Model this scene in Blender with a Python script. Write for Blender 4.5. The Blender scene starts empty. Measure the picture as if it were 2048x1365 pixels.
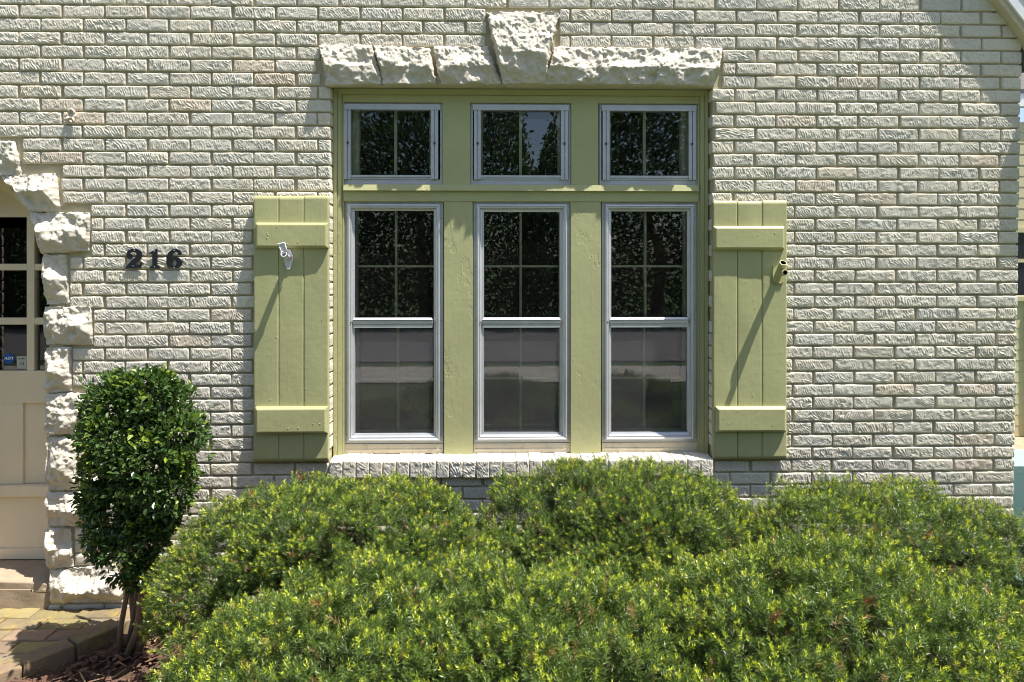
import bpy, bmesh, math, random
import numpy as np

# ------------------------------------------------------------------ camera, light, exposure
S = bpy.context.scene
COL = S.collection
TH = math.radians(1.2)
CAM = (0.0, -3.61, 1.777)
F, CX, HY = 1371.0, 1024.0, 530.0          # focal length, principal column and horizon, in photo pixels
cam_d = bpy.data.cameras.new("camera")
cam = bpy.data.objects.new("camera", cam_d)
COL.objects.link(cam)
cam.location = CAM
cam.rotation_euler = (math.radians(90), 0, -TH)
cam_d.sensor_width = 36.0
cam_d.lens = 36.0 * F / 2048.0
cam_d.shift_y = -(682.5 - HY) / 2048.0
cam_d.clip_start = 0.05
cam_d.clip_end = 500
S.camera = cam

SUN = np.array([0.3675, -0.172, 1.0])       # towards the sun
SUN = SUN / np.linalg.norm(SUN)
elev = math.asin(SUN[2])
world = bpy.data.worlds.new("World")
S.world = world
world.use_nodes = True
nt = world.node_tree
sky = nt.nodes.new("ShaderNodeTexSky")
sky.sky_type = 'NISHITA'
sky.sun_disc = False
sky.sun_elevation = elev
sky.sun_rotation = math.atan2(SUN[0], SUN[1])
sky.air_density = 1.0
sky.dust_density = 1.5
bg = nt.nodes["Background"]
nt.links.new(sky.outputs[0], bg.inputs[0])
bg.inputs[1].default_value = 0.10
sun_d = bpy.data.lights.new("sun", 'SUN')
sun_d.energy = 5.0
sun_d.angle = math.radians(0.5)
sun_d.color = (1.0, 0.955, 0.885)
sun = bpy.data.objects.new("sun", sun_d)
COL.objects.link(sun)
from mathutils import Vector
sun.rotation_euler = Vector(SUN).to_track_quat('Z', 'Y').to_euler()
sun.location = (4, -6, 12)
S.view_settings.view_transform = 'Standard'
S.view_settings.look = 'None'
S.view_settings.exposure = 1.0
S.view_settings.gamma = 1
S.render.engine = 'CYCLES'
S.cycles.use_denoising = True
S.cycles.filter_width = 1.0
S.cycles.max_bounces = 8
S.cycles.transparent_max_bounces = 16
S.cycles.caustics_reflective = False
S.cycles.caustics_refractive = False

RNG = np.random.default_rng(7)
random.seed(7)


def ray(px, py):
    r = (px - CX) / F
    u = (HY - py) / F
    return math.sin(TH) + r * math.cos(TH), math.cos(TH) - r * math.sin(TH), u


def W(px, py, Y=0.0):
    """world x, z of a photo pixel on the upright plane y = Y"""
    dx, dy, dz = ray(px, py)
    t = (Y - CAM[1]) / dy
    return CAM[0] + t * dx, CAM[2] + t * dz


def X_(px, Y=0.0, py=530):
    return W(px, py, Y)[0]


def Z_(py, Y=0.0, px=1024):
    return W(px, py, Y)[1]


def Gp(px, py, z=0.0):
    """world x, y of a photo pixel on the level plane z"""
    dx, dy, dz = ray(px, py)
    t = (z - CAM[2]) / dz
    return CAM[0] + t * dx, CAM[1] + t * dy


# ------------------------------------------------------------------ noise
def _h(ix, iy, seed):
    n = (ix.astype(np.int64) * 374761393 + iy.astype(np.int64) * 668265263 + int(seed) * 1274126177) & 0xffffffff
    n = ((n ^ (n >> 13)) * 1274126177) & 0xffffffff
    n = ((n ^ (n >> 16)) * 2246822519) & 0xffffffff
    return ((n ^ (n >> 15)) & 0xffffff) / float(0xffffff)


def vnoise(x, y, seed=0):
    x = np.asarray(x, float)
    y = np.asarray(y, float)
    ix, iy = np.floor(x), np.floor(y)
    fx, fy = x - ix, y - iy
    fx = fx * fx * (3 - 2 * fx)
    fy = fy * fy * (3 - 2 * fy)
    a, b = _h(ix, iy, seed), _h(ix + 1, iy, seed)
    c, d = _h(ix, iy + 1, seed), _h(ix + 1, iy + 1, seed)
    return (a + (b - a) * fx) * (1 - fy) + (c + (d - c) * fx) * fy


def fbm(x, y, seed=0, octs=4, gain=0.5):
    s, a, n = 0, 1.0, 0
    for o in range(octs):
        s = s + a * vnoise(x * 2 ** o + 17.3 * o, y * 2 ** o - 9.1 * o, seed + o)
        n += a
        a *= gain
    return s / n


# ------------------------------------------------------------------ object helpers
def npmesh(name, V, quads=None, tris=None, mat=None, parent=None, smooth=False, col=None, mi=None):
    me = bpy.data.meshes.new(name)
    V = np.ascontiguousarray(V, dtype=np.float32)
    me.vertices.add(len(V))
    me.vertices.foreach_set("co", V.ravel())
    nq = 0 if quads is None else len(quads)
    ntr = 0 if tris is None else len(tris)
    li, ls = [], []
    if nq:
        li.append(np.asarray(quads, np.int32).ravel())
        ls.append(np.arange(nq, dtype=np.int32) * 4)
    if ntr:
        li.append(np.asarray(tris, np.int32).ravel())
        ls.append(nq * 4 + np.arange(ntr, dtype=np.int32) * 3)
    li = np.concatenate(li)
    ls = np.concatenate(ls)
    me.loops.add(len(li))
    me.loops.foreach_set("vertex_index", li)
    me.polygons.add(len(ls))
    me.polygons.foreach_set("loop_start", ls)
    me.polygons.foreach_set("use_smooth", np.full(len(ls), smooth, dtype=bool))
    if mi is not None:
        me.polygons.foreach_set("material_index", np.asarray(mi, np.int32))
    if col is not None:
        at = me.color_attributes.new("Col", 'FLOAT_COLOR', 'POINT')
        c = np.ones((len(V), 4), np.float32)
        c[:, :3] = col
        at.data.foreach_set("color", c.ravel())
    me.update(calc_edges=True)
    for m in (mat if isinstance(mat, (list, tuple)) else [mat]):
        me.materials.append(m)
    o = bpy.data.objects.new(name, me)
    COL.objects.link(o)
    o.parent = parent
    return o


def tag(o, label=None, cat=None, group=None, kind=None):
    if label:
        o["label"] = label
    if cat:
        o["category"] = cat
    if group:
        o["group"] = group
    if kind:
        o["kind"] = kind
    return o


def thing(name, label, cat, loc=(0, 0, 0), group=None):
    o = bpy.data.objects.new(name, None)
    COL.objects.link(o)
    o.location = loc
    o.empty_display_size = 0.1
    return tag(o, label, cat, group)


class MB:
    """a bmesh that collects shapes for one mesh object (world coordinates)"""
    def __init__(self):
        self.bm = bmesh.new()

    def box(self, x0, x1, y0, y1, z0, z1, mi=0, rot=None):
        vs = [self.bm.verts.new(p) for p in
              [(x0, y0, z0), (x1, y0, z0), (x1, y1, z0), (x0, y1, z0), (x0, y0, z1), (x1, y0, z1), (x1, y1, z1), (x0, y1, z1)]]
        for f in [(0, 3, 2, 1), (4, 5, 6, 7), (0, 1, 5, 4), (1, 2, 6, 5), (2, 3, 7, 6), (3, 0, 4, 7)]:
            fa = self.bm.faces.new([vs[i] for i in f])
            fa.material_index = mi
        return vs

    def prism(self, pts, y0, y1, mi=0):
        """outline in x,z (counter-clockwise seen from -y) from y0 (front) to y1 (back)"""
        a = [self.bm.verts.new((x, y0, z)) for x, z in pts]
        b = [self.bm.verts.new((x, y1, z)) for x, z in pts]
        n = len(pts)
        fs = [self.bm.faces.new(a), self.bm.faces.new(b[::-1])]
        for i in range(n):
            j = (i + 1) % n
            fs.append(self.bm.faces.new([a[i], b[i], b[j], a[j]]))
        for f in fs:
            f.material_index = mi
        bmesh.ops.recalc_face_normals(self.bm, faces=fs)
        if n > 4:
            bmesh.ops.triangulate(self.bm, faces=fs[:2])

    def hull(self, front, back, mi=0):
        """two quads of 3-d points, joined"""
        a = [self.bm.verts.new(p) for p in front]
        b = [self.bm.verts.new(p) for p in back]
        fs = [self.bm.faces.new(a), self.bm.faces.new(b[::-1])]
        for i in range(4):
            j = (i + 1) % 4
            fs.append(self.bm.faces.new([a[i], b[i], b[j], a[j]]))
        for f in fs:
            f.material_index = mi
        bmesh.ops.recalc_face_normals(self.bm, faces=fs)

    def ring_frame(self, x0, x1, z0, z1, prof, mi=0, x0b=None):
        """mitred rectangular frame: prof = [(inset, y), ...] from outside to inside"""
        loops = []
        for d, y in prof:
            loops.append([self.bm.verts.new(p) for p in [(x0 + d, y, z0 + d), (x1 - d, y, z0 + d), (x1 - d, y, z1 - d), (x0 + d, y, z1 - d)]])
        for a, b in zip(loops[:-1], loops[1:]):
            for i in range(4):
                j = (i + 1) % 4
                f = self.bm.faces.new([a[i], a[j], b[j], b[i]])
                f.material_index = mi

    def tube(self, pts, rad, seg=10, mi=0, cap=True):
        pts = [Vector(p) for p in pts]
        if not hasattr(rad, '__len__'):
            rad = [rad] * len(pts)
        rings = []
        up = None
        for i, p in enumerate(pts):
            d = (pts[min(i + 1, len(pts) - 1)] - pts[max(i - 1, 0)]).normalized()
            if up is None:
                up = d.orthogonal().normalized()
            s = d.cross(up)
            if s.length < 1e-4:
                s = d.orthogonal()
            s.normalize()
            up = s.cross(d).normalized()
            rings.append([self.bm.verts.new(p + (s * math.cos(2 * math.pi * k / seg) + up * math.sin(2 * math.pi * k / seg)) * rad[i]) for k in range(seg)])
        for a, b in zip(rings[:-1], rings[1:]):
            for k in range(seg):
                f = self.bm.faces.new([a[k], a[(k + 1) % seg], b[(k + 1) % seg], b[k]])
                f.material_index = mi
                f.smooth = True
        if cap:
            self.bm.faces.new(rings[0][::-1]).material_index = mi
            self.bm.faces.new(rings[-1]).material_index = mi

    def ball(self, c, r, seg=8, mi=0, sy=1.0):
        n0 = len(self.bm.verts)
        ret = bmesh.ops.create_uvsphere(self.bm, u_segments=seg, v_segments=max(4, seg // 2), radius=r)
        for v in ret['verts']:
            v.co = Vector((v.co.x, v.co.y * sy, v.co.z)) + Vector(c)
        fs = set(f for v in ret['verts'] for f in v.link_faces)
        for f in fs:
            f.smooth = True
            f.material_index = mi

    def build(self, name, mat, parent=None, bevel=0.0, seg=1, normals=False):
        if bevel:
            es = [e for e in self.bm.edges if len(e.link_faces) == 2 and e.calc_face_angle(0) > 0.6]
            bmesh.ops.bevel(self.bm, geom=es, offset=bevel, segments=seg, affect='EDGES', clamp_overlap=True)
        if normals:
            bmesh.ops.recalc_face_normals(self.bm, faces=self.bm.faces[:])
        me = bpy.data.meshes.new(name)
        self.bm.to_mesh(me)
        self.bm.free()
        for m in (mat if isinstance(mat, (list, tuple)) else [mat]):
            me.materials.append(m)
        o = bpy.data.objects.new(name, me)
        COL.objects.link(o)
        o.parent = parent
        return o


def absorb(o, extra):
    """fold a small mesh (screw heads, nails) into the mesh of the part it belongs to"""
    me = o.data
    bm = bmesh.new()
    bm.from_mesh(me)
    n = len(bm.faces)
    k = len(me.materials)
    for m in extra.data.materials:
        me.materials.append(m)
    bm.from_mesh(extra.data)
    bm.faces.ensure_lookup_table()
    for f in bm.faces[n:]:
        f.material_index += k
    bm.to_mesh(me)
    bm.free()
    d = extra.data
    bpy.data.objects.remove(extra)
    bpy.data.meshes.remove(d)


# ------------------------------------------------------------------ materials
def newmat(name):
    m = bpy.data.materials.new(name)
    m.use_nodes = True
    n = m.node_tree
    p = n.nodes["Principled BSDF"]
    return m, n, p


def N(n, typ, **kw):
    o = n.nodes.new(typ)
    for k, v in kw.items():
        if k in o.inputs:
            o.inputs[k].default_value = v
        else:
            setattr(o, k, v)
    return o


def ramp(n, fac, stops):
    r = n.nodes.new("ShaderNodeValToRGB")
    e = r.color_ramp.elements
    while len(e) < len(stops):
        e.new(0.5)
    for i, (p, c) in enumerate(stops):
        e[i].position = p
        e[i].color = (c, c, c, 1) if not hasattr(c, '__len__') else (*c, 1)
    n.links.new(fac, r.inputs[0])
    return r.outputs[0]


def simple(name, color, rough=0.6, metal=0.0, spec=0.5, var=0.12, vscale=6.0, bump=0.0, bscale=80.0, attr=False,
           streak=0.0, dirt=None, dirt_amt=0.0, dirt_scale=9.0):
    """paint or stone: a base colour with soft variation, worn specks and a fine bump"""
    m, n, p = newmat(name)
    tc = N(n, "ShaderNodeTexCoord")
    nz = N(n, "ShaderNodeTexNoise", Scale=vscale, Detail=6.0, Roughness=0.65)
    n.links.new(tc.outputs["Object"], nz.inputs["Vector"])
    v = ramp(n, nz.outputs[0], [(0.28, 1.0 - var), (0.72, 1.0 + var * 0.4)])
    mul = N(n, "ShaderNodeMix", data_type='RGBA', blend_type='MULTIPLY')
    mul.inputs[0].default_value = 1.0
    if attr:
        at = N(n, "ShaderNodeAttribute", attribute_name="Col")
        n.links.new(at.outputs["Color"], mul.inputs[6])
    else:
        mul.inputs[6].default_value = (*color, 1)
    n.links.new(v, mul.inputs[7])
    out = mul.outputs[2]
    if dirt is not None:
        nd = N(n, "ShaderNodeTexNoise", Scale=dirt_scale, Detail=8.0, Roughness=0.7)
        mp = N(n, "ShaderNodeMapping")
        mp.inputs["Scale"].default_value = (1, 1, 0.45 if streak else 1)
        n.links.new(tc.outputs["Object"], mp.inputs[0])
        n.links.new(mp.outputs[0], nd.inputs["Vector"])
        f = ramp(n, nd.outputs[0], [(0.52, 0.0), (0.75, dirt_amt)])
        mx = N(n, "ShaderNodeMix", data_type='RGBA')
        n.links.new(f, mx.inputs[0])
        n.links.new(out, mx.inputs[6])
        mx.inputs[7].default_value = (*dirt, 1)
        out = mx.outputs[2]
    n.links.new(out, p.inputs["Base Color"])
    p.inputs["Roughness"].default_value = rough
    p.inputs["Metallic"].default_value = metal
    p.inputs["Specular IOR Level"].default_value = spec
    if bump:
        b1 = N(n, "ShaderNodeTexNoise", Scale=bscale, Detail=5.0, Roughness=0.7)
        n.links.new(tc.outputs["Object"], b1.inputs["Vector"])
        bp = N(n, "ShaderNodeBump", Strength=bump, Distance=0.004)
        n.links.new(b1.outputs[0], bp.inputs["Height"])
        n.links.new(bp.outputs[0], p.inputs["Normal"])
    return m


def wood_paint(name, color, peel=0.0):
    """thick old house paint: long brush grain, lumps and, with peel, layered chips"""
    m, n, p = newmat(name)
    tc = N(n, "ShaderNodeTexCoord")
    mp = N(n, "ShaderNodeMapping")
    mp.inputs["Scale"].default_value = (90, 90, 5)
    n.links.new(tc.outputs["Object"], mp.inputs[0])
    g = N(n, "ShaderNodeTexNoise", Scale=1.0, Detail=4.0, Roughness=0.6)
    n.links.new(mp.outputs[0], g.inputs["Vector"])
    l = N(n, "ShaderNodeTexNoise", Scale=28.0, Detail=4.0, Roughness=0.55)
    n.links.new(tc.outputs["Object"], l.inputs["Vector"])
    nz = N(n, "ShaderNodeTexNoise", Scale=3.0, Detail=6.0, Roughness=0.6)
    n.links.new(tc.outputs["Object"], nz.inputs["Vector"])
    v = ramp(n, nz.outputs[0], [(0.3, 0.9), (0.7, 1.05)])
    mul = N(n, "ShaderNodeMix", data_type='RGBA', blend_type='MULTIPLY')
    mul.inputs[0].default_value = 1.0
    mul.inputs[6].default_value = (*color, 1)
    n.links.new(v, mul.inputs[7])
    n.links.new(mul.outputs[2], p.inputs["Base Color"])
    p.inputs["Roughness"].default_value = 0.5
    p.inputs["Specular IOR Level"].default_value = 0.35
    ad = N(n, "ShaderNodeMath", operation='MULTIPLY_ADD')
    n.links.new(g.outputs[0], ad.inputs[0])
    ad.inputs[1].default_value = 0.30
    l2 = N(n, "ShaderNodeMath", operation='MULTIPLY')
    n.links.new(l.outputs[0], l2.inputs[0])
    l2.inputs[1].default_value = 0.5
    n.links.new(l2.outputs[0], ad.inputs[2])
    hgt = ad.outputs[0]
    if peel:
        mq = N(n, "ShaderNodeMapping")
        mq.inputs["Scale"].default_value = (1.0, 1.0, 0.35)
        n.links.new(tc.outputs["Object"], mq.inputs[0])
        pn = N(n, "ShaderNodeTexNoise", Scale=11.0, Detail=5.0, Roughness=0.62)
        n.links.new(mq.outputs[0], pn.inputs["Vector"])
        st = ramp(n, pn.outputs[0], [(0.58, 0.0), (0.595, 1.0)])
        a2 = N(n, "ShaderNodeMath", operation='MULTIPLY_ADD')
        n.links.new(st, a2.inputs[0])
        a2.inputs[1].default_value = -peel
        n.links.new(hgt, a2.inputs[2])
        hgt = a2.outputs[0]
    bp = N(n, "ShaderNodeBump", Strength=0.55, Distance=0.004)
    n.links.new(hgt, bp.inputs["Height"])
    n.links.new(bp.outputs[0], p.inputs["Normal"])
    return m


def leafmat(name, rough=0.38, trans=0.3, spec=0.5):
    m, n, p = newmat(name)
    at = N(n, "ShaderNodeAttribute", attribute_name="Col")
    n.links.new(at.outputs["Color"], p.inputs["Base Color"])
    p.inputs["Roughness"].default_value = rough
    p.inputs["Specular IOR Level"].default_value = spec
    tr = N(n, "ShaderNodeBsdfTranslucent")
    hs = N(n, "ShaderNodeMix", data_type='RGBA', blend_type='MULTIPLY')
    hs.inputs[0].default_value = 1.0
    n.links.new(at.outputs["Color"], hs.inputs[6])
    hs.inputs[7].default_value = (1.25, 1.35, 0.6, 1)
    n.links.new(hs.outputs[2], tr.inputs[0])
    mx = N(n, "ShaderNodeMixShader")
    mx.inputs[0].default_value = trans
    n.links.new(p.outputs[0], mx.inputs[1])
    n.links.new(tr.outputs[0], mx.inputs[2])
    n.links.new(mx.outputs[0], n.nodes["Material Output"].inputs[0])
    return m


def glassmat(name, refl=1.0, dust=0.03):
    m, n, p = newmat(name)
    n.nodes.remove(p)
    t = N(n, "ShaderNodeBsdfTransparent")
    t.inputs[0].default_value = (0.93, 0.94, 0.93, 1)
    g = N(n, "ShaderNodeBsdfGlossy", Roughness=0.0)
    tc = N(n, "ShaderNodeTexCoord")
    wn = N(n, "ShaderNodeTexNoise", Scale=5.0, Detail=2.0)
    n.links.new(tc.outputs["Object"], wn.inputs["Vector"])
    bp = N(n, "ShaderNodeBump", Strength=0.010, Distance=0.01)
    n.links.new(wn.outputs[0], bp.inputs["Height"])
    n.links.new(bp.outputs[0], g.inputs["Normal"])
    fr = N(n, "ShaderNodeFresnel", IOR=1.5)
    ml = N(n, "ShaderNodeMath", operation='MULTIPLY')
    n.links.new(fr.outputs[0], ml.inputs[0])
    ml.inputs[1].default_value = 2.0 * refl
    mx = N(n, "ShaderNodeMixShader")
    n.links.new(ml.outputs[0], mx.inputs[0])
    n.links.new(t.outputs[0], mx.inputs[1])
    n.links.new(g.outputs[0], mx.inputs[2])
    d = N(n, "ShaderNodeBsdfDiffuse")
    d.inputs[0].default_value = (0.6, 0.62, 0.6, 1)
    dn = N(n, "ShaderNodeTexNoise", Scale=60.0, Detail=8.0, Roughness=0.8)
    n.links.new(tc.outputs["Object"], dn.inputs["Vector"])
    df = ramp(n, dn.outputs[0], [(0.45, dust * 0.25), (0.68, dust), (0.78, dust * 6)])
    mx2 = N(n, "ShaderNodeMixShader")
    n.links.new(df, mx2.inputs[0])
    n.links.new(mx.outputs[0], mx2.inputs[1])
    n.links.new(d.outputs[0], mx2.inputs[2])
    n.links.new(mx2.outputs[0], n.nodes["Material Output"].inputs[0])
    return m


def screenmat():
    m, n, p = newmat("insect_screen")
    n.nodes.remove(p)
    t = N(n, "ShaderNodeBsdfTransparent")
    d = N(n, "ShaderNodeBsdfDiffuse")
    d.inputs[0].default_value = (0.30, 0.29, 0.31, 1)
    mx = N(n, "ShaderNodeMixShader")
    tc = N(n, "ShaderNodeTexCoord")
    dn = N(n, "ShaderNodeTexNoise", Scale=55.0, Detail=8.0, Roughness=0.8)
    n.links.new(tc.outputs["Object"], dn.inputs["Vector"])
    n.links.new(ramp(n, dn.outputs[0], [(0.35, 0.09), (0.60, 0.14), (0.72, 0.34)]), mx.inputs[0])
    n.links.new(t.outputs[0], mx.inputs[1])
    n.links.new(d.outputs[0], mx.inputs[2])
    n.links.new(mx.outputs[0], n.nodes["Material Output"].inputs[0])
    return m


M = {}
M['brick'] = simple("painted_brick", (1, 1, 1), 0.75, spec=0.25, var=0.10, vscale=5, bump=0.35, bscale=260, attr=True,
                    dirt=(0.44, 0.41, 0.33), dirt_amt=0.30, dirt_scale=11)
M['mortar'] = simple("painted_mortar", (0.50, 0.44, 0.30), 0.85, spec=0.2, var=0.16, vscale=9, bump=0.5, bscale=180,
                     dirt=(0.30, 0.27, 0.20), dirt_amt=0.5, dirt_scale=20)
M['stone'] = simple("painted_rock_stone", (0.59, 0.54, 0.45), 0.8, spec=0.25, var=0.08, vscale=6, bump=0.6, bscale=170,
                    dirt=(0.45, 0.40, 0.31), dirt_amt=0.3, dirt_scale=22)
M['green'] = wood_paint("sage_shutter_paint", (0.415, 0.410, 0.205))
M['casing'] = wood_paint("sage_casing_paint", (0.44, 0.432, 0.222), peel=0.35)
M['sash'] = wood_paint("pale_sash_paint", (0.76, 0.79, 0.52))
M['alum'] = simple("weathered_aluminium", (0.58, 0.59, 0.61), 0.42, metal=0.5, var=0.1, vscale=12, bump=0.08, bscale=120,
                   dirt=(0.45, 0.42, 0.36), dirt_amt=0.4, dirt_scale=8)
M['beige'] = simple("beige_metal_sill", (0.60, 0.54, 0.42), 0.5, metal=0.2, var=0.12, bump=0.1, dirt=(0.25, 0.2, 0.14), dirt_amt=0.5, dirt_scale=26)
M['rust'] = simple("rusty_screw", (0.16, 0.09, 0.045), 0.7, metal=0.3)
M['glass'] = glassmat("storm_glass", 1.4, 0.015)
M['inner_glass'] = glassmat("inner_glass", 0.5, 0.0)
M['door_glass'] = glassmat("door_glass", 0.9, 0.01)
M['screen'] = screenmat()
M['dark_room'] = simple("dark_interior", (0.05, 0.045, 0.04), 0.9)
M['door'] = simple("cream_door_paint", (0.84, 0.72, 0.53), 0.45, spec=0.4, var=0.06, bump=0.06, bscale=60)
M['white'] = simple("white_trim_paint", (0.74, 0.75, 0.76), 0.5, var=0.08, bump=0.1, dirt=(0.45, 0.42, 0.35), dirt_amt=0.3)
M['soffit'] = simple("cream_soffit", (0.62, 0.53, 0.36), 0.6, bump=0.15)
M['shingle'] = simple("roof_shingle", (0.10, 0.095, 0.09), 0.9, bump=0.6, bscale=60, var=0.4, vscale=20)
M['black'] = simple("black_numeral", (0.012, 0.012, 0.018), 0.4, spec=0.5, var=0.2)
M['steel'] = simple("bright_screw", (0.7, 0.7, 0.72), 0.35, metal=0.8)
M['bracket'] = simple("white_bracket", (0.72, 0.72, 0.74), 0.45, var=0.1, bump=0.1, dirt=(0.4, 0.33, 0.25), dirt_amt=0.4, dirt_scale=60)
M['hole'] = simple("dark_hollow", (0.03, 0.028, 0.025), 0.9)
M['step'] = simple("sandstone_step", (0.36, 0.28, 0.19), 0.85, var=0.25, vscale=10, bump=0.5, bscale=90, dirt=(0.22, 0.16, 0.1), dirt_amt=0.5, dirt_scale=14)
M['paver'] = simple("mossy_paver", (1, 1, 1), 0.9, var=0.25, vscale=16, bump=0.6, bscale=110, attr=True,
                    dirt=(0.34, 0.24, 0.05), dirt_amt=0.9, dirt_scale=9)
M['grout'] = simple("paver_joint", (0.22, 0.17, 0.11), 0.95, var=0.3, vscale=30, bump=0.6)
M['mulch'] = simple("mulch_chip", (1, 1, 1), 0.9, var=0.25, vscale=40, attr=True, bump=0.3)
M['soil'] = simple("mulch_soil", (0.10, 0.055, 0.035), 0.95, var=0.4, vscale=30, bump=0.8, bscale=50)
M['bark'] = simple("shrub_bark", (0.27, 0.18, 0.115), 0.9, var=0.3, vscale=40, bump=0.7, bscale=90)
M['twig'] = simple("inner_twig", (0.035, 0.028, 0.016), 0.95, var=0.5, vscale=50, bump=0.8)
M['needle'] = leafmat("yew_needle", 0.33, 0.26, 0.55)
M['leaf'] = leafmat("box_leaf", 0.25, 0.25, 0.65)
M['treeleaf'] = leafmat("street_tree_leaf", 0.55, 0.22, 0.3)
M['lawn'] = simple("lawn_ground", (0.06, 0.10, 0.028), 0.95, var=0.4, vscale=3, bump=0.8, bscale=40)
M['asphalt'] = simple("asphalt", (0.17, 0.16, 0.165), 0.9, var=0.2, vscale=2, bump=0.4, bscale=90)
M['concrete'] = simple("pavement_concrete", (0.46, 0.43, 0.38), 0.9, var=0.15, vscale=3, bump=0.3)
M['teal'] = simple("mint_slab_paint", (0.25, 0.42, 0.38), 0.75, var=0.08, vscale=3, bump=0.1)
M['siding'] = simple("cream_siding", (0.50, 0.45, 0.28), 0.7, var=0.06)
M['blue'] = simple("blue_sticker", (0.01, 0.10, 0.36), 0.5, var=0.03)
M['paper'] = simple("paper_sticker", (0.52, 0.53, 0.47), 0.6, var=0.05)
M['ink'] = simple("printed_ink", (0.05, 0.055, 0.06), 0.7, var=0.02)
M['print_white'] = simple("printed_white", (0.8, 0.82, 0.84), 0.6, var=0.02)
M['redbrick'] = simple("red_panel", (0.25, 0.06, 0.04), 0.8)

# ------------------------------------------------------------------ the house: openings measured on the wall plane y = 0
house = thing("brick_house", "white painted brick house with sage green shutters and a rock faced stone lintel", "house")
REC = 0.072                                   # window casing lies this far behind the brick faces
WIN_L, WIN_R = X_(660), X_(1424.5)
WIN_T, WIN_B = Z_(172), Z_(915)
ZG = -0.10                                    # foot of the wall


def corner_x(z):
    """the wall's right-hand corner leans a little"""
    a = W(2042.5, 200)
    b = W(2028, 1000)
    return a[0] + (z - a[1]) * (b[0] - a[0]) / (b[1] - a[1])


def mortar_py(k):
    if k >= 0:
        return 12.0 + 26.729 * k - 0.01708 * k * k
    return 12.0 + 26.74 * k


stones_px = {      # corner order: top left, top right, bottom right, bottom left
    'lintel': [
        [(640, 91), (745, 91), (765, 171), (655, 174)],
        [(748, 94), (858, 97), (874, 171), (767, 171)],
        [(867, 95), (975, 94), (1003, 171), (882, 171)],
        [(1109, 95), (1207, 97), (1194, 171), (1088, 171)],
        [(1205, 96), (1329, 98), (1305, 172), (1192, 171)],
        [(1327, 98), (1444, 98), (1424, 176), (1304, 172)]],
    'key': [(974, 25), (1118, 26), (1088, 171), (1004, 171)],
    'door': [
        [(-45, 281), (29, 283), (43, 352), (-45, 352)],
        [(4, 354), (110, 347), (120, 424), (62, 425)],
        [(62, 426), (180, 425), (178, 502), (88, 508)],
        [(88, 511), (131, 510), (138, 607), (94, 610)],
        [(93, 614), (182, 613), (185, 690), (92, 689)],
        [(93, 696), (141, 694), (143, 783), (94, 786)],
        [(96, 788), (183, 786), (182, 868), (96, 869)],
        [(95, 874), (153, 874), (154, 980), (96, 981)],
        [(96, 985), (184, 984), (186, 1050), (96, 1052)],
        [(95, 1056), (143, 1057), (147, 1134), (98, 1137)],
        [(104, 1141), (232, 1128), (246, 1204), (103, 1206)]],
}

# ---- brick courses
rows = []
k0 = -17
XJ0 = X_(37)                                   # an upright joint of the course between mortar lines 0 and 1
excl = []                                      # x0, x1, z0, z1 kept free of bricks
excl.append((WIN_L, WIN_R, WIN_B - 0.005, WIN_T))
for grp in ('lintel', 'door'):
    for q in stones_px[grp]:
        P = [W(*p) for p in q]
        pad = 0.006
        excl.append((min(P[0][0], P[3][0]) if grp == 'lintel' else -2.95, max(p[0] for p in P) + pad,
                     min(P[2][1], P[3][1]) - 0.012, max(P[0][1], P[1][1]) + 0.012))
P = [W(*p) for p in stones_px['key']]
excl.append((P[0][0] - 0.004, P[1][0] + 0.004, Z_(95), P[0][1] + 0.01))
SILL_Z0 = Z_(955, -0.035)
excl.append((X_(657), X_(1429), SILL_Z0 - 0.004, WIN_B + 0.02))
DOOR_L = X_(-215)

bricks = []       # x0, x1, z0, z1, hires, back depth
pitch_t = 0.2187
gap = 0.0095
gap_v = 0.0118                                 # upright joints are a little wider
for k in range(k0, 52):
    pa, pb = mortar_py(k), mortar_py(k + 1)
    zt, zb = Z_(pa, 0, 465) - gap / 2, Z_(pb, 0, 465) + gap / 2
    if zt < -0.02:
        break
    zb = max(zb, -0.08)
    zm = (zt + zb) / 2
    xc = corner_x(zm)
    n = round(2 * (corner_x(2.5) - XJ0) / pitch_t) / 2.0
    par = k % 2
    pitch = (xc - XJ0) / n
    off = XJ0 + par * 0.5 * pitch - 30 * pitch
    iv = []
    j = 0
    while True:
        a = off + j * pitch
        b = a + pitch
        j += 1
        if a > xc - 0.02:
            break
        if b < -3.9:
            continue
        jit = float(RNG.normal(0, 0.0022))
        iv.append([a + gap_v / 2 + jit, min(b, xc + gap_v / 2 + 0.0) - gap_v / 2 + jit])
    iv[-1][1] = xc + float(RNG.normal(0, 0.0015))
    for (ex0, ex1, ez0, ez1) in excl:
        if not (ez0 < zm < ez1):
            continue
        nv = []
        for a, b in iv:
            if b <= ex0 or a >= ex1:
                nv.append([a, b])
                continue
            if a < ex0:
                nv.append([a, ex0])
            if b > ex1:
                nv.append([ex1, b])
        iv = nv
    rise = Z_(86) - zm
    for a, b in iv:
        if b - a < 0.022:
            continue
        # gable: leave out what lies above the rake
        if zb > Z_(86) + 0.05 and a > corner_x(2.9) - (zb - Z_(86)) / 1.27 + 0.03:
            continue
        back = 0.02
        if WIN_B - 0.03 < zm < WIN_T and (abs(b - WIN_L) < 0.003 or abs(a - WIN_R) < 0.003):
            back = REC + 0.03
        if b > xc - 0.02:
            back = 0.10
        bricks.append((a, b, zt, zb, back))

B = np.array(bricks)
hi = (B[:, 2] > 0.42) & (B[:, 0] > -2.9) & (B[:, 2] < 3.4)


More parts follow.
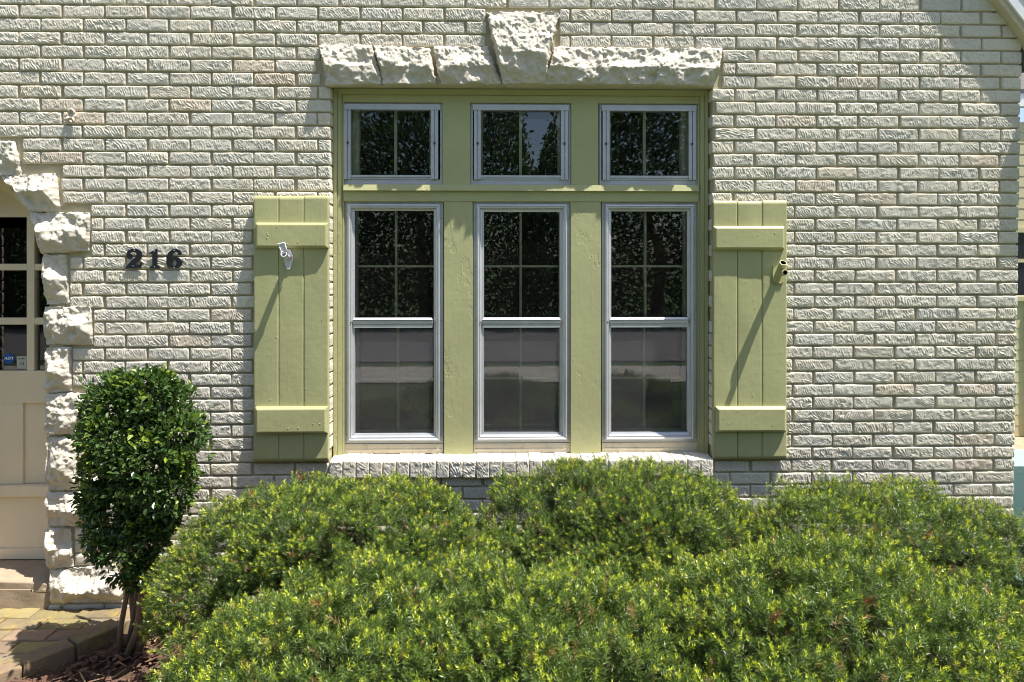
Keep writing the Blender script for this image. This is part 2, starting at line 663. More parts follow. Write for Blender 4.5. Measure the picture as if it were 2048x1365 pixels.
def brick_mesh(B, nu, nv, seed, amp=1.0):
    """every brick: a raked, wire-cut face relief with worn edges and returns into the joints"""
    rng = np.random.default_rng(seed)
    nb = len(B)
    u = np.linspace(0, 1, nu)
    v = np.linspace(0, 1, nv)
    U, Vv = np.meshgrid(u, v)
    wd = (B[:, 1] - B[:, 0])[:, None, None]
    ht = (B[:, 2] - B[:, 3])[:, None, None]
    s = U[None] * wd
    t = Vv[None] * ht
    ox = rng.uniform(0, 500, nb)[:, None, None]
    oy = rng.uniform(0, 500, nb)[:, None, None]
    ang = np.radians(rng.normal(-32, 11, nb))[:, None, None]     # rake marks fall to the right
    lam = rng.uniform(0.0088, 0.0128, nb)[:, None, None]
    X, Y = s + ox, t + oy
    w1 = vnoise(X * 18, Y * 18, 3) - 0.5
    w2 = vnoise(X * 45, Y * 60, 4) - 0.5
    fan = (vnoise(X * 7, Y * 7, 9) - 0.5) * 0.8
    a2 = ang + fan * 0.5
    ph = (s * np.cos(a2) - t * np.sin(a2)) / lam + w1 * 1.5 + w2 * 1.3 + rng.uniform(0, 9, nb)[:, None, None]
    tri = 1 - np.abs((ph % 1.0) * 2 - 1)                          # ridge profile
    rg = np.clip(tri * 1.5 - 0.15, 0, 1)
    am = np.clip(0.30 + 1.9 * (vnoise(X * 70, Y * 70, 5) - 0.28), 0.05, 1.4)
    depth_b = rng.uniform(0.0013, 0.0028, nb)[:, None, None] * amp
    rel = rg * am * depth_b + ((vnoise(X * 190, Y * 190, 6) - 0.5) * 0.0012 + (vnoise(X * 110, Y * 110, 7) - 0.5) * 0.0012) * amp + (vnoise(X * 25, Y * 25, 8) - 0.5) * 0.0014
    e = np.minimum(np.minimum(s, wd - s), np.minimum(t, ht - t))
    ro = rng.uniform(0.0013, 0.0030, nb)[:, None, None]
    yy = -rel + 0.0036 * np.exp(-e / ro) + rng.normal(0, 0.0009, nb)[:, None, None]
    # corners wear away
    ec = np.hypot(np.minimum(s, wd - s), np.minimum(t, ht - t))
    yy += 0.004 * np.exp(-ec / 0.005)
    tl = rng.normal(0, 0.004, nb)[:, None, None]
    xx = B[:, 0][:, None, None] + s + (vnoise(Y * 55, X * 0 + ox, 11) - 0.5) * 0.0028 * np.exp(-np.minimum(s, wd - s) / 0.01)
    zz = B[:, 3][:, None, None] + t + (vnoise(X * 40, Y * 0 + oy, 12) - 0.5) * 0.0030 * np.exp(-np.minimum(t, ht - t) / 0.01) + tl * (U[None] - 0.5) * wd * 1.2
    # one more ring that runs back into the joint
    P = np.stack([xx, yy, zz], -1)
    P2 = np.zeros((nb, nv + 2, nu + 2, 3))
    P2[:, 1:-1, 1:-1] = P
    P2[:, 0, 1:-1] = P[:, 0]
    P2[:, -1, 1:-1] = P[:, -1]
    P2[:, 1:-1, 0] = P[:, :, 0]
    P2[:, 1:-1, -1] = P[:, :, -1]
    P2[:, 0, 0], P2[:, 0, -1], P2[:, -1, 0], P2[:, -1, -1] = P[:, 0, 0], P[:, 0, -1], P[:, -1, 0], P[:, -1, -1]
    bk = B[:, 4][:, None]
    P2[:, 0, :, 1] = bk
    P2[:, -1, :, 1] = bk
    P2[:, :, 0, 1] = bk
    P2[:, :, -1, 1] = bk
    n1, n2 = nv + 2, nu + 2
    idx = np.arange(nb * n1 * n2).reshape(nb, n1, n2)
    q = np.stack([idx[:, :-1, :-1], idx[:, :-1, 1:], idx[:, 1:, 1:], idx[:, 1:, :-1]], -1).reshape(-1, 4)
    base = np.array([0.650, 0.600, 0.500])
    tone = rng.normal(0, 0.028, nb)
    warm = rng.normal(0, 0.007, nb)
    c = base[None] * (1 + tone[:, None]) + warm[:, None] * np.array([1, 0.2, -1.0])[None]
    # now and then an old brick shows a pinkish or greyish face through thin paint
    odd = rng.random(nb)
    c[odd < 0.03] *= np.array([1.0, 0.93, 0.90])
    c[odd > 0.94] *= np.array([0.90, 0.91, 0.93])
    C = np.repeat(c, n1 * n2, 0)
    return P2.reshape(-1, 3), q, C


VA, QA, CA = [], [], []
off = 0
Bh = B[hi]
wide = Bh[:, 1] - Bh[:, 0]
for sel, nu in ((wide > 0.15, 84), ((wide <= 0.15) & (wide > 0.07), 46), (wide <= 0.07, 26)):
    if sel.sum() == 0:
        continue
    v, q, c = brick_mesh(Bh[sel], nu, 24, 21 + nu)
    VA.append(v)
    QA.append(q + off)
    CA.append(c)
    off += len(v)
v, q, c = brick_mesh(B[~hi], 16, 6, 5, 0.6)
VA.append(v); QA.append(q + off); CA.append(c); off += len(v)
nbrickq = sum(len(q) for q in QA)
# mortar sheet with the openings left out, the gable cut and the window reveals
ZT = 4.1
xr_t = corner_x(2.9)
Ye = 0.0125
mv, mq = [], []


def mquad(pts):
    i = len(mv)
    mv.extend(pts)
    mq.append([i, i + 1, i + 2, i + 3])


def mrect(x0, x1, z0, z1):
    mquad([(x0, Ye, z0), (x1, Ye, z0), (x1, Ye, z1), (x0, Ye, z1)])


DR = X_(97)
DT = Z_(362)
mrect(-3.95, DOOR_L, ZG, ZT)
mrect(DOOR_L, DR, DT, ZT)
mrect(DR, WIN_L - 0.006, ZG, ZT)
mrect(WIN_L - 0.006, WIN_R + 0.006, ZG, WIN_B - 0.02)
mrect(WIN_L - 0.006, WIN_R + 0.006, WIN_T, ZT)
ze = Z_(86)
cb, ct_ = corner_x(ZG) - 0.006, corner_x(ze) - 0.006
mquad([(WIN_R + 0.006, Ye, ZG), (cb, Ye, ZG), (ct_, Ye, ze), (WIN_R + 0.006, Ye, ze)])
mquad([(WIN_R + 0.006, Ye, ze), (ct_, Ye, ze), (ct_ - (ZT - ze) / 1.27, Ye, ZT), (WIN_R + 0.006, Ye, ZT)])
for xs in (WIN_L - 0.006, WIN_R + 0.006):                        # mortar in the reveals
    mquad([(xs, Ye, WIN_B - 0.03), (xs, REC + 0.08, WIN_B - 0.03), (xs, REC + 0.08, WIN_T), (xs, Ye, WIN_T)])
mquad([(cb, Ye, ZG), (cb, 6.0, ZG), (ct_, 6.0, ze), (ct_, Ye, ze)])   # side wall
mquad([(-3.95, Ye, ZG), (-3.95, 6.0, ZG), (-3.95, 6.0, ZT), (-3.95, Ye, ZT)])
VA.append(np.array(mv)); QA.append(np.array(mq) + off); CA.append(np.ones((len(mv), 3)))
mi = np.zeros(nbrickq + len(mq), int)
mi[nbrickq:] = 1
wall = npmesh("wall", np.concatenate(VA), np.concatenate(QA), mat=[M['brick'], M['mortar']], parent=house, smooth=True,
              col=np.concatenate(CA), mi=mi)
del VA, QA, CA


# ---- rock-faced stones
def rock(name, px_quad, parent, seed, proud=0.05, y_back=0.03, step=0.0042, lip=0.0, kb=0.75, kt=1.6, ks=1.5, sd0=0.022, ragged=0.010):
    P = [np.array(W(*p)) for p in px_quad]
    tl, tr, br, bl = P
    wdt = max(np.linalg.norm(tr - tl), np.linalg.norm(br - bl))
    hgt = max(np.linalg.norm(tl - bl), np.linalg.norm(tr - br))
    nu, nv = max(8, int(wdt / step)), max(8, int(hgt / step))
    U, V = np.meshgrid(np.linspace(0, 1, nu), np.linspace(0, 1, nv))
    U3, V3 = U[..., None], V[..., None]
    XZ = (bl * (1 - U3) + br * U3) * (1 - V3) + (tl * (1 - U3) + tr * U3) * V3
    x, z = XZ[..., 0], XZ[..., 1]
    s, t = U * wdt, V * hgt
    rng = np.random.default_rng(seed)
    n1_ = (fbm(x * 9, z * 9, seed, 3) - 0.5) * 2
    n2_ = (fbm(x * 21, z * 21, seed + 5, 3) - 0.5) * 2
    n3_ = (np.abs(fbm(x * 34, z * 34, seed + 40, 3) - 0.5)) * 2
    n4_ = (fbm(x * 80, z * 80, seed + 30, 4, 0.6) - 0.5) * 2
    e = np.minimum(np.minimum(s, wdt - s), np.minimum(t, hgt - t))
    warp = n1_ * 0.035 + n2_ * 0.018
    # split face: an upper part that leans back to the top bed, a ragged brow, and a hollow undercut below it
    up_ = 0.010 + np.maximum(hgt - t + warp * 0.6, 0) * kt
    lo_ = lip + 0.004 + np.maximum(t + warp * 1.5 - 0.004, 0) * kb
    sd_ = sd0 + np.maximum(np.minimum(s, wdt - s) + n2_ * 0.012 + n1_ * 0.02, 0) * ks
    hh = np.minimum.reduce([up_, lo_, sd_, np.full_like(up_, proud) + n1_ * 0.02])
    for _ in range(4):                                            # a few chisel scoops
        cx, cz, rr_ = rng.uniform(0.1, 0.9) * wdt, rng.uniform(0.25, 0.9) * hgt, rng.uniform(0.03, 0.06)
        g_ = np.exp(-(((s - cx) / (rr_ * 1.3)) ** 2 + ((t - cz) / rr_) ** 2) ** 1.5)
        hh = hh - g_ * rng.uniform(0.006, 0.018)
    hh = np.maximum(hh, 0.004)
    lit = np.clip((lo_ - up_) / 0.012 + 0.5, 0.3, 1)              # the undercut is smoother than the brow
    n5_ = (fbm(x * 45 + n2_ * 0.8, z * 30, seed + 77, 4, 0.55) - 0.5) * 2
    rough = (n4_ * 0.0050 + n3_ * 0.004 + n5_ * 0.0125 + n1_ * 0.008) * lit + n2_ * 0.008
    hh = hh + rough * np.clip(e / 0.008, 0, 1)
    y = -np.maximum(hh, lip * np.clip(1 - t / 0.02, 0, 1))
    jx = (fbm(z * 60, x * 0 + seed, seed + 50, 3) - 0.5) * ragged * np.exp(-np.minimum(s, wdt - s) / 0.012)
    jz = (fbm(x * 60, z * 0 + seed, seed + 60, 3) - 0.5) * ragged * np.exp(-np.minimum(t, hgt - t) / 0.012)
    if lip:
        jz = jz * np.clip(t / 0.02, 0.25, 1)
    Pn = np.stack([x + jx, y, z + jz], -1)
    P2 = np.zeros((nv + 2, nu + 2, 3))
    P2[1:-1, 1:-1] = Pn
    P2[0, 1:-1], P2[-1, 1:-1], P2[1:-1, 0], P2[1:-1, -1] = Pn[0], Pn[-1], Pn[:, 0], Pn[:, -1]
    P2[0, 0], P2[0, -1], P2[-1, 0], P2[-1, -1] = Pn[0, 0], Pn[0, -1], Pn[-1, 0], Pn[-1, -1]
    P2[0, :, 1] = P2[-1, :, 1] = y_back
    P2[:, 0, 1] = P2[:, -1, 1] = y_back
    n1, n2 = nv + 2, nu + 2
    idx = np.arange(n1 * n2).reshape(n1, n2)
    q = np.stack([idx[:-1, :-1], idx[:-1, 1:], idx[1:, 1:], idx[1:, :-1]], -1).reshape(-1, 4)
    return npmesh(name, P2.reshape(-1, 3), q, mat=M['stone'], parent=parent, smooth=True)


# lintel: a flat bed that carries the blocks; its underside is the soffit over the window
b = MB()
b.box(WIN_L - 0.02, WIN_R + 0.012, -0.003, REC + 0.05, WIN_T + 0.001, WIN_T + 0.05)
lintel = b.build("lintel", M['stone'], house)
for i, q in enumerate(stones_px['lintel']):
    rock("stone_block", q, lintel, 100 + i * 7, proud=0.075, lip=0.024, y_back=0.02, kb=0.40, kt=0.44, ks=2.2 if i < 3 else 5.0, sd0=0.024 if i < 3 else 0.046, ragged=0.016)
rock("keystone", stones_px['key'], lintel, 204, proud=0.115, lip=0.030, y_back=0.02, kb=0.32, kt=0.30, ks=1.8, sd0=0.034, ragged=0.026)
# door surround
b = MB()
b.box(X_(98), X_(128), 0.004, 0.24, Z_(1206), Z_(505))
surround = b.build("door_surround", M['mortar'], house)
for i, q in enumerate(stones_px['door']):
    rock("stone_block", q, surround, 300 + i * 11, proud=0.066 if i != 10 else 0.085, y_back=0.20, kb=0.50, kt=0.50 if i != 10 else 0.33, ks=1.0)

# ---- sill of rowlock bricks
b = MB()
sx0, sx1 = X_(658, -0.035), X_(1427.5, -0.035)
nS = 29
sw = (sx1 - sx0) / nS
VA, QA, CA, off = [], [], [], 0
rS = np.random.default_rng(77)
zt_f, zt_b = Z_(921.5, -0.035), Z_(909, REC)
Bs = []
for i in range(nS):
    Bs.append((sx0 + i * sw + 0.0022, sx0 + (i + 1) * sw - 0.0022, zt_f + rS.normal(0, 0.0012), Z_(956, -0.035) + rS.normal(0, 0.002), 0.16))
v, q, c = brick_mesh(np.array(Bs), 26, 30, 99)
v[:, 1] -= 0.035
# the tops rise towards the window
top = v[:, 1] > 0.1
v[:, 2] += np.where(top & (v[:, 2] > zt_f - 0.02), zt_b - zt_f + 0.004, 0)
sq = [(sx0, -0.027, Z_(954, -0.03)), (sx1, -0.027, Z_(954, -0.03)), (sx1, -0.027, zt_f - 0.004), (sx0, -0.027, zt_f - 0.004),
      (sx0, 0.13, zt_b - 0.0015), (sx1, 0.13, zt_b - 0.0015), (sx0, 0.1, Z_(954, -0.03)), (sx1, 0.1, Z_(954, -0.03))]
nb = len(v)
V2 = np.concatenate([v, np.array(sq)])
Q2 = np.concatenate([q, np.array([[nb, nb + 1, nb + 2, nb + 3], [nb + 3, nb + 2, nb + 5, nb + 4], [nb + 6, nb + 7, nb + 1, nb]])])
C2 = np.concatenate([c * 1.04, np.full((8, 3), 0.6)])
npmesh("window_sill", V2, Q2, mat=[M['brick'], M['mortar']], parent=house, smooth=True, col=C2,
       mi=np.concatenate([np.zeros(len(q), int), np.ones(3, int)]))

# ---- window casing: jambs, head, mullions and transom bar, one joined frame
YC = REC
b = MB()
xl, xr = WIN_L + 0.001, WIN_R - 0.001
jl, jr = X_(688, YC), X_(1396, YC)
zh, zs = Z_(206, YC), WIN_B - 0.03
zt = WIN_T - 0.001
b.box(xl, X_(675, YC), YC - 0.012, YC + 0.09, zs, zt)              # outer brick mould, stepped
b.box(X_(675, YC) - 0.0005, jl - 0.012, YC - 0.004, YC + 0.09, zs, zt - 0.004)
b.box(jl - 0.0125, jl, YC + 0.006, YC + 0.09, zs, zt - 0.006)
b.box(X_(1409, YC), xr, YC - 0.012, YC + 0.09, zs, zt)
b.box(jr + 0.012, X_(1409, YC) + 0.0005, YC - 0.004, YC + 0.09, zs, zt - 0.004)
b.box(jr, jr + 0.0125, YC + 0.006, YC + 0.09, zs, zt - 0.006)
b.box(X_(675, YC) + 0.001, X_(1409, YC) - 0.001, YC - 0.010, YC + 0.088, Z_(191, YC), zt - 0.0008)
b.box(jl - 0.011, jr + 0.011, YC + 0.0035, YC + 0.088, zh, Z_(191, YC) + 0.0006)
zt0, zt1, zt2 = Z_(404, YC), Z_(383.5, YC), Z_(370, YC)
for a0, a1, c0, c1 in ((884.5, 941, 887.5, 945.5), (1142, 1197, 1141, 1202)):
    b.box(X_(a0, YC), X_(a1, YC), YC, YC + 0.086, zt2 - 0.003, zh + 0.003)
    b.box(X_(c0, YC), X_(c1, YC), YC + 0.001, YC + 0.086, zs, zt0 + 0.003)
b.box(jl - 0.002, jr + 0.002, YC - 0.0028, YC + 0.085, zt0, zt1 + 0.002)
b.hull([(jl - 0.002, YC - 0.020, zt1), (jr + 0.002, YC - 0.020, zt1), (jr + 0.002, YC - 0.012, zt2), (jl - 0.002, YC - 0.012, zt2)],
       [(jl - 0.002, YC + 0.084, zt1), (jr + 0.002, YC + 0.084, zt1), (jr + 0.002, YC + 0.084, zt2), (jl - 0.002, YC + 0.084, zt2)])
b.build("window_casing", M['casing'], house, bevel=0.0028, seg=2)

# ---- six aluminium storm windows with the old green sashes behind them
cols_lo = [(690, 886.5, 710, 863), (947, 1140, 968, 1117.5), (1203.5, 1393.5, 1222, 1371.5)]
cols_up = [(686, 884, 704, 862), (942, 1141, 963, 1121), (1199, 1395, 1219, 1375)]
names_lo = ["tall window beside the shutter with the white bracket", "middle tall window", "tall window with the shaded insect screen"]
YS = YC + 0.020
YG = YS + 0.010
YI = YG + 0.055                                # the green inner sash


def glass_quad(name, x0, x1, z0, z1, y, mat, parent):
    return npmesh(name, np.array([(x0, y, z0), (x1, y, z0), (x1, y, z1), (x0, y, z1)]), np.array([[0, 1, 2, 3]]), mat=mat, parent=parent)


for i, (f0, f1, g0, g1) in enumerate(cols_lo):
    x0, x1 = X_(f0, YS), X_(f1, YS)
    a0, a1 = X_(g0, YG), X_(g1, YG)
    z1, z0 = Z_(403.5, YS), Z_(886, YS)
    b = MB()
    fl = (a0 - x0)
    b.ring_frame(x0, x1, z0, z1, [(0, YS + 0.03), (0, YS), (0.016, YS - 0.001), (0.017, YS - 0.015), (0.024, YS - 0.017), (0.030, YS - 0.013),
                                  (0.036, YS - 0.013), (0.040, YS - 0.002), (0.046, YS + 0.001), (fl if fl > 0.047 else 0.048, YS + 0.003), (0.0525, YG + 0.008)])
    # meeting rail: three ribs
    zr = [Z_(p, YS) for p in (655.5, 649, 646.5, 641.5, 639.5, 635.5)]
    b.box(a0 - 0.006, a1 + 0.006, YS - 0.006, YG + 0.012, zr[0], zr[1])
    b.box(a0 - 0.008, a1 + 0.008, YS - 0.003, YG + 0.012, zr[1] + 0.0008, zr[4] - 0.0008)
    b.box(a0 - 0.007, a1 + 0.007, YS - 0.009, YG + 0.012, zr[2], zr[3])
    b.hull([(a0 - 0.008, YS - 0.012, zr[4]), (a1 + 0.008, YS - 0.012, zr[4]), (a1 + 0.002, YS - 0.006, zr[5]), (a0 - 0.002, YS - 0.006, zr[5])],
           [(a0 - 0.008, YG + 0.012, zr[4]), (a1 + 0.008, YG + 0.012, zr[4]), (a1 + 0.002, YG + 0.012, zr[5]), (a0 - 0.002, YG + 0.012, zr[5])])
    win = b.build("window", M['alum'], house)
    tag(win, names_lo[i])
    b = MB()                                    # beige expander strip along the foot
    b.box(x0, x1, YS - 0.004, YS + 0.035, Z_(905.5, YS), z0 - 0.0015)
    b.box(x0 + 0.006, x1 - 0.006, YS - 0.0065, YS + 0.03, Z_(901, YS), Z_(897, YS))
    b.build("sill_strip", M['beige'], win, bevel=0.001)
    b = MB()
    for py in (437, 533, 641, 765, 886 - 18):
        for px in (f0 + 4, f1 - 4):
            b.ball((X_(px, YS), YS - 0.001, Z_(py, YS)), 0.0026, 6)
    for px in (g0 - 7, g1 + 6):
        b.ball((X_(px, YS), YS - 0.014, Z_(644, YS)), 0.0042, 6)
    absorb(win, b.build("screw", M['rust']))
    gt, gb = Z_(427, YG), Z_(877.5, YG)
    gm = Z_(645, YG)
    glass_quad("pane", a0 - 0.006, a1 + 0.006, gm, gt + 0.006, YG, M['glass'], win)
    glass_quad("pane", a0 - 0.006, a1 + 0.006, gb - 0.006, gm, YG + 0.006, M['glass'], win)
    glass_quad("insect_screen", a0 - 0.006, a1 + 0.006, gb - 0.006, gm, YG - 0.003, M['screen'], win)
    # old sash
    vx = {0: (792, 796), 1: (1041.5, 1041.5), 2: (1291, 1289)}[i]
    b = MB()
    i0, i1 = x0 + 0.028, x1 - 0.028
    zb_s = Z_(862, YI)
    b.ring_frame(i0, i1, Z_(648, YI), Z_(408, YI), [(0, YI + 0.03), (0, YI), (0.022, YI), (0.026, YI + 0.008), (0.027, YI + 0.03)])
    b.ring_frame(i0, i1, Z_(878, YI), Z_(640, YI), [(0, YI + 0.05), (0, YI + 0.022), (0.022, YI + 0.022), (0.027, YI + 0.03), (0.0275, YI + 0.05)])
    b.box(i0 + 0.002, i1 - 0.002, YI + 0.021, YI + 0.05, Z_(879, YI), zb_s)
    hw = 0.0075
    for (px, pt, pb, yy) in ((vx[0], 410, 648, YI + 0.004), (vx[1], 645, 870, YI + 0.026)):
        xx = X_(px, yy)
        b.hull([(xx - hw, yy + 0.006, Z_(pb, yy)), (xx - 0.003, yy, Z_(pb, yy)), (xx - 0.003, yy, Z_(pt, yy)), (xx - hw, yy + 0.006, Z_(pt, yy))],
               [(xx - hw, yy + 0.024, Z_(pb, yy)), (xx - 0.003, yy + 0.024, Z_(pb, yy)), (xx - 0.003, yy + 0.024, Z_(pt, yy)), (xx - hw, yy + 0.024, Z_(pt, yy))])
        b.box(xx - 0.003, xx + 0.003, yy, yy + 0.0235, Z_(pb, yy), Z_(pt, yy))
        b.hull([(xx + 0.003, yy, Z_(pb, yy)), (xx + hw, yy + 0.006, Z_(pb, yy)), (xx + hw, yy + 0.006, Z_(pt, yy)), (xx + 0.003, yy, Z_(pt, yy))],
               [(xx + 0.003, yy + 0.024, Z_(pb, yy)), (xx + hw, yy + 0.024, Z_(pb, yy)), (xx + hw, yy + 0.024, Z_(pt, yy)), (xx + 0.003, yy + 0.024, Z_(pt, yy))])
    for (py, yy) in ((533, YI + 0.006), (757, YI + 0.028)):
        zz = Z_(py, yy)
        b.box(i0 + 0.02, i1 - 0.02, yy, yy + 0.02, zz - 0.006, zz + 0.006)
    b.build("sash", M['sash'], win, bevel=0.0012)
    glass_quad("inner_pane", i0 + 0.01, i1 - 0.01, Z_(870, YI), Z_(412, YI), YI + 0.034, M['inner_glass'], win)

for i, (f0, f1, g0, g1) in enumerate(cols_up):
    x0, x1 = X_(f0, YS), X_(f1, YS)
    a0, a1 = X_(g0, YG), X_(g1, YG)
    z1, z0 = Z_(207, YS), Z_(370.5, YS)
    gt, gb = Z_(222.5, YG), Z_(352, YG)
    b = MB()
    b.ring_frame(x0, x1, z0, z1, [(0, YS + 0.03), (0, YS), (0.010, YS), (0.0105, YS + 0.006)])
    # upright double tracks, head cap and foot bars
    for (t0, t1) in ((a0 - 0.040, a0 - 0.003), (a1 + 0.001, a1 + 0.040)):
        t0, t1 = max(t0, x0 + 0.0085), min(t1, x1 - 0.0085)
        zl = Z_(360, YS)
        tm = (t0 + t1) / 2
        b.box(t0, tm - 0.0022, YS - 0.012, YG + 0.01, zl, z1 - 0.013)
        b.box(tm + 0.0022, t1, YS - 0.012, YG + 0.01, zl, z1 - 0.013)
        b.box(tm - 0.003, tm + 0.003, YS - 0.004, YG + 0.01, zl + 0.001, z1 - 0.014)
    b.box(x0 + 0.010, x1 - 0.010, YS - 0.016, YG + 0.012, gt - 0.001, z1 - 0.011)
    b.box(a0 - 0.003, a1 + 0.003, YS - 0.008, YG + 0.012, Z_(356, YS), gb)
    b.box(a0 - 0.004, a1 + 0.004, YS - 0.002, YG + 0.012, Z_(360, YS), Z_(356, YS) - 0.0006)
    b.box(x0 + 0.0095, x1 - 0.0095, YS + 0.003, YG + 0.011, z0 + 0.0095, Z_(360, YS) - 0.0006)
    win = b.build("window", M['alum'], house, bevel=0.001)
    tag(win, "small transom window " + ["above the first tall window", "that mirrors blue sky", "above the third tall window"][i])
    for px in (g0 - 7.5, g1 + 7.5):
        b = MB()
        cxx, czz = X_(px, YS), Z_(288, YS)
        b.box(cxx - 0.005, cxx + 0.005, YS - 0.018, YS - 0.0125, czz - 0.006, czz + 0.006)
        b.ball((cxx, YS - 0.019, czz + 0.001), 0.0035, 6)
        b.build("clip", M['rust'], win)
    b = MB()
    for py in (240, 291, 335):
        for px in (f0 + 3.5, f1 - 3.5):
            b.ball((X_(px, YS), YS - 0.001, Z_(py, YS)), 0.0024, 6)
    absorb(win, b.build("screw", M['rust']))
    glass_quad("pane", a0 - 0.005, a1 + 0.005, gb - 0.004, gt + 0.004, YG, M['glass'], win)
    b = MB()
    i0, i1 = x0 + 0.030, x1 - 0.030
    b.ring_frame(i0, i1, Z_(372, YI), Z_(204, YI), [(0, YI + 0.03), (0, YI), (0.040 if i != 1 else 0.03, YI), (0.045 if i != 1 else 0.034, YI + 0.008), (0.0455 if i != 1 else 0.0345, YI + 0.03)])
    xx = X_({0: 791, 1: 1041, 2: 1289}[i], YI)
    b.box(xx - 0.0075, xx + 0.0075, YI + 0.004, YI + 0.028, Z_(371, YI), Z_(206, YI))
    b.build("sash", M['sash'], win, bevel=0.001)
    glass_quad("inner_pane", i0 + 0.01, i1 - 0.01, Z_(370, YI), Z_(206, YI), YI + 0.031, M['inner_glass'], win)

# the dim room behind the window
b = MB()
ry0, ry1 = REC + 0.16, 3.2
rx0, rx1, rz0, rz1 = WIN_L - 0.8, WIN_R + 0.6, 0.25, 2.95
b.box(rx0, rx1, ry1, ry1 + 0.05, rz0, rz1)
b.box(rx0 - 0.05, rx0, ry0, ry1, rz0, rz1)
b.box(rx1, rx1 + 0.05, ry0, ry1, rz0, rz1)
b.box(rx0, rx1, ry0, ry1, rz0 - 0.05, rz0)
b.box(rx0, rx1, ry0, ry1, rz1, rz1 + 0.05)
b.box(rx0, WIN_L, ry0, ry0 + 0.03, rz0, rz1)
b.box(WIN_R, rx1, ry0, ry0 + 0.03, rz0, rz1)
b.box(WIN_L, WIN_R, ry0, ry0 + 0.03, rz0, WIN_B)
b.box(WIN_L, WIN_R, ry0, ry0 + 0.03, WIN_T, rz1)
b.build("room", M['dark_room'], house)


# ---- shutters: three boards and two bevelled battens
def board_grid(x0, x1, z0, z1, y, th, seed, nu=18, nv=70, cup=0.0008):
    us = np.concatenate([[0, 0.006, 0.02, 0.05], np.linspace(0.1, 0.9, nu - 8), [0.95, 0.98, 0.994, 1]])
    u, v = np.meshgrid(us, np.linspace(0, 1, nv))
    x = x0 + (x1 - x0) * u
    z = z0 + (z1 - z0) * v
    e = np.minimum(u, 1 - u) * (x1 - x0)
    yy = y - cup * np.sin(np.pi * u) + (fbm(x * 9, z * 4, seed, 3) - 0.5) * 0.004 + 0.004 * np.exp(-e / 0.0011)
    P = np.stack([x, yy, z], -1)
    P2 = np.zeros((nv + 2, nu + 2, 3))
    P2[1:-1, 1:-1] = P
    P2[0, 1:-1], P2[-1, 1:-1], P2[1:-1, 0], P2[1:-1, -1] = P[0], P[-1], P[:, 0], P[:, -1]
    P2[0, 0], P2[0, -1], P2[-1, 0], P2[-1, -1] = P[0, 0], P[0, -1], P[-1, 0], P[-1, -1]
    P2[0, :, 1] = P2[-1, :, 1] = y + th
    P2[:, 0, 1] = P2[:, -1, 1] = y + th
    idx = np.arange((nv + 2) * (nu + 2)).reshape(nv + 2, nu + 2)
    q = np.stack([idx[:-1, :-1], idx[:-1, 1:], idx[1:, 1:], idx[1:, :-1]], -1).reshape(-1, 4)
    return P2.reshape(-1, 3), q


YSH = -0.034


def shutter(pxs, pys, battens, seed, label):
    VA, QA, off = [], [], 0
    for k in range(3):
        a, c = pxs[k], pxs[k + 1]
        x0, x1 = X_(a, YSH), X_(c, YSH)
        v, q = board_grid(x0 + 0.0008, x1 - 0.0008, Z_(pys[1], YSH), Z_(pys[0] + [0, 0.8, -0.5][k], YSH), YSH + [0, 0.001, -0.0006][k], 0.026, seed + k)
        nus = np.concatenate([[0], np.linspace(0, 1, 10)])
        VA.append(v); QA.append(q + off); off += len(v)
    sh = npmesh("shutter", np.concatenate(VA), np.concatenate(QA), mat=M['green'], parent=house, smooth=True)
    sh["label"] = label
    rr = random.Random(seed)
    YB = YSH - 0.027
    for (bx0, bx1, bt, bb) in battens:
        x0, x1, z1, z0 = X_(bx0, YB), X_(bx1, YB), Z_(bt, YB), Z_(bb, YB)
        b = MB()
        bv = 0.012
        b.ring_frame(x0, x1, z0, z1, [(0, YSH + 0.006), (0, YB + 0.012), (bv, YB)])
        ed = b.bm.verts[:][-4:]
        b.bm.faces.new(ed)
        bmesh.ops.bevel(b.bm, geom=[e for e in b.bm.edges if len(e.link_faces) == 2], offset=0.0018, segments=2, affect='EDGES', clamp_overlap=True)
        for _ in range(9):
            b.ball((rr.uniform(x0 + 0.02, x1 - 0.02), YB, rr.uniform(z0 + 0.02, z1 - 0.02)), rr.uniform(0.002, 0.0035), 6, sy=0.6)
        b.build("batten", M['green'], sh, normals=True)
    b = MB()
    for _ in range(9):
        b.ball((rr.uniform(X_(pxs[0], YSH) + 0.02, X_(pxs[3], YSH) - 0.02), YSH - 0.001, rr.uniform(Z_(800), Z_(560))), rr.uniform(0.002, 0.003), 6, sy=0.6)
    absorb(sh, b.build("nail_head", M['green']))
    return sh


shutter([507, 557, 607.5, 657], (393, 921), [(509.5, 655, 446, 497), (509, 654, 813.5, 866.5)], 40, "green shutter nearest the house number")
shutter([1426.5, 1475, 1524.5, 1574], (401, 922), [(1428, 1571, 452, 500), (1433.5, 1574.5, 817, 868.5)], 60, "green shutter near the house corner")

# ---- gable end: soffit, barge board and roof edge at the upper right
ex, ez = corner_x(2.9) + 0.03, Z_(88)
sl = 1.27
dv = np.array([-1, sl]) / math.hypot(1, sl)          # up the slope
nv_ = np.array([sl, 1]) / math.hypot(1, sl)          # away from the wall, up and to the right
Lr = 2.2


def rake_strip(n0, n1, y0, y1, name, mat, lo=-0.16):
    p0 = np.array([ex, ez])
    pts = [p0 + dv * lo + nv_ * n0, p0 + dv * lo + nv_ * n1, p0 + dv * Lr + nv_ * n1, p0 + dv * Lr + nv_ * n0]
    b = MB()
    b.prism([tuple(p) for p in pts], y0, y1)
    return b.build(name, mat, house, bevel=0.002)


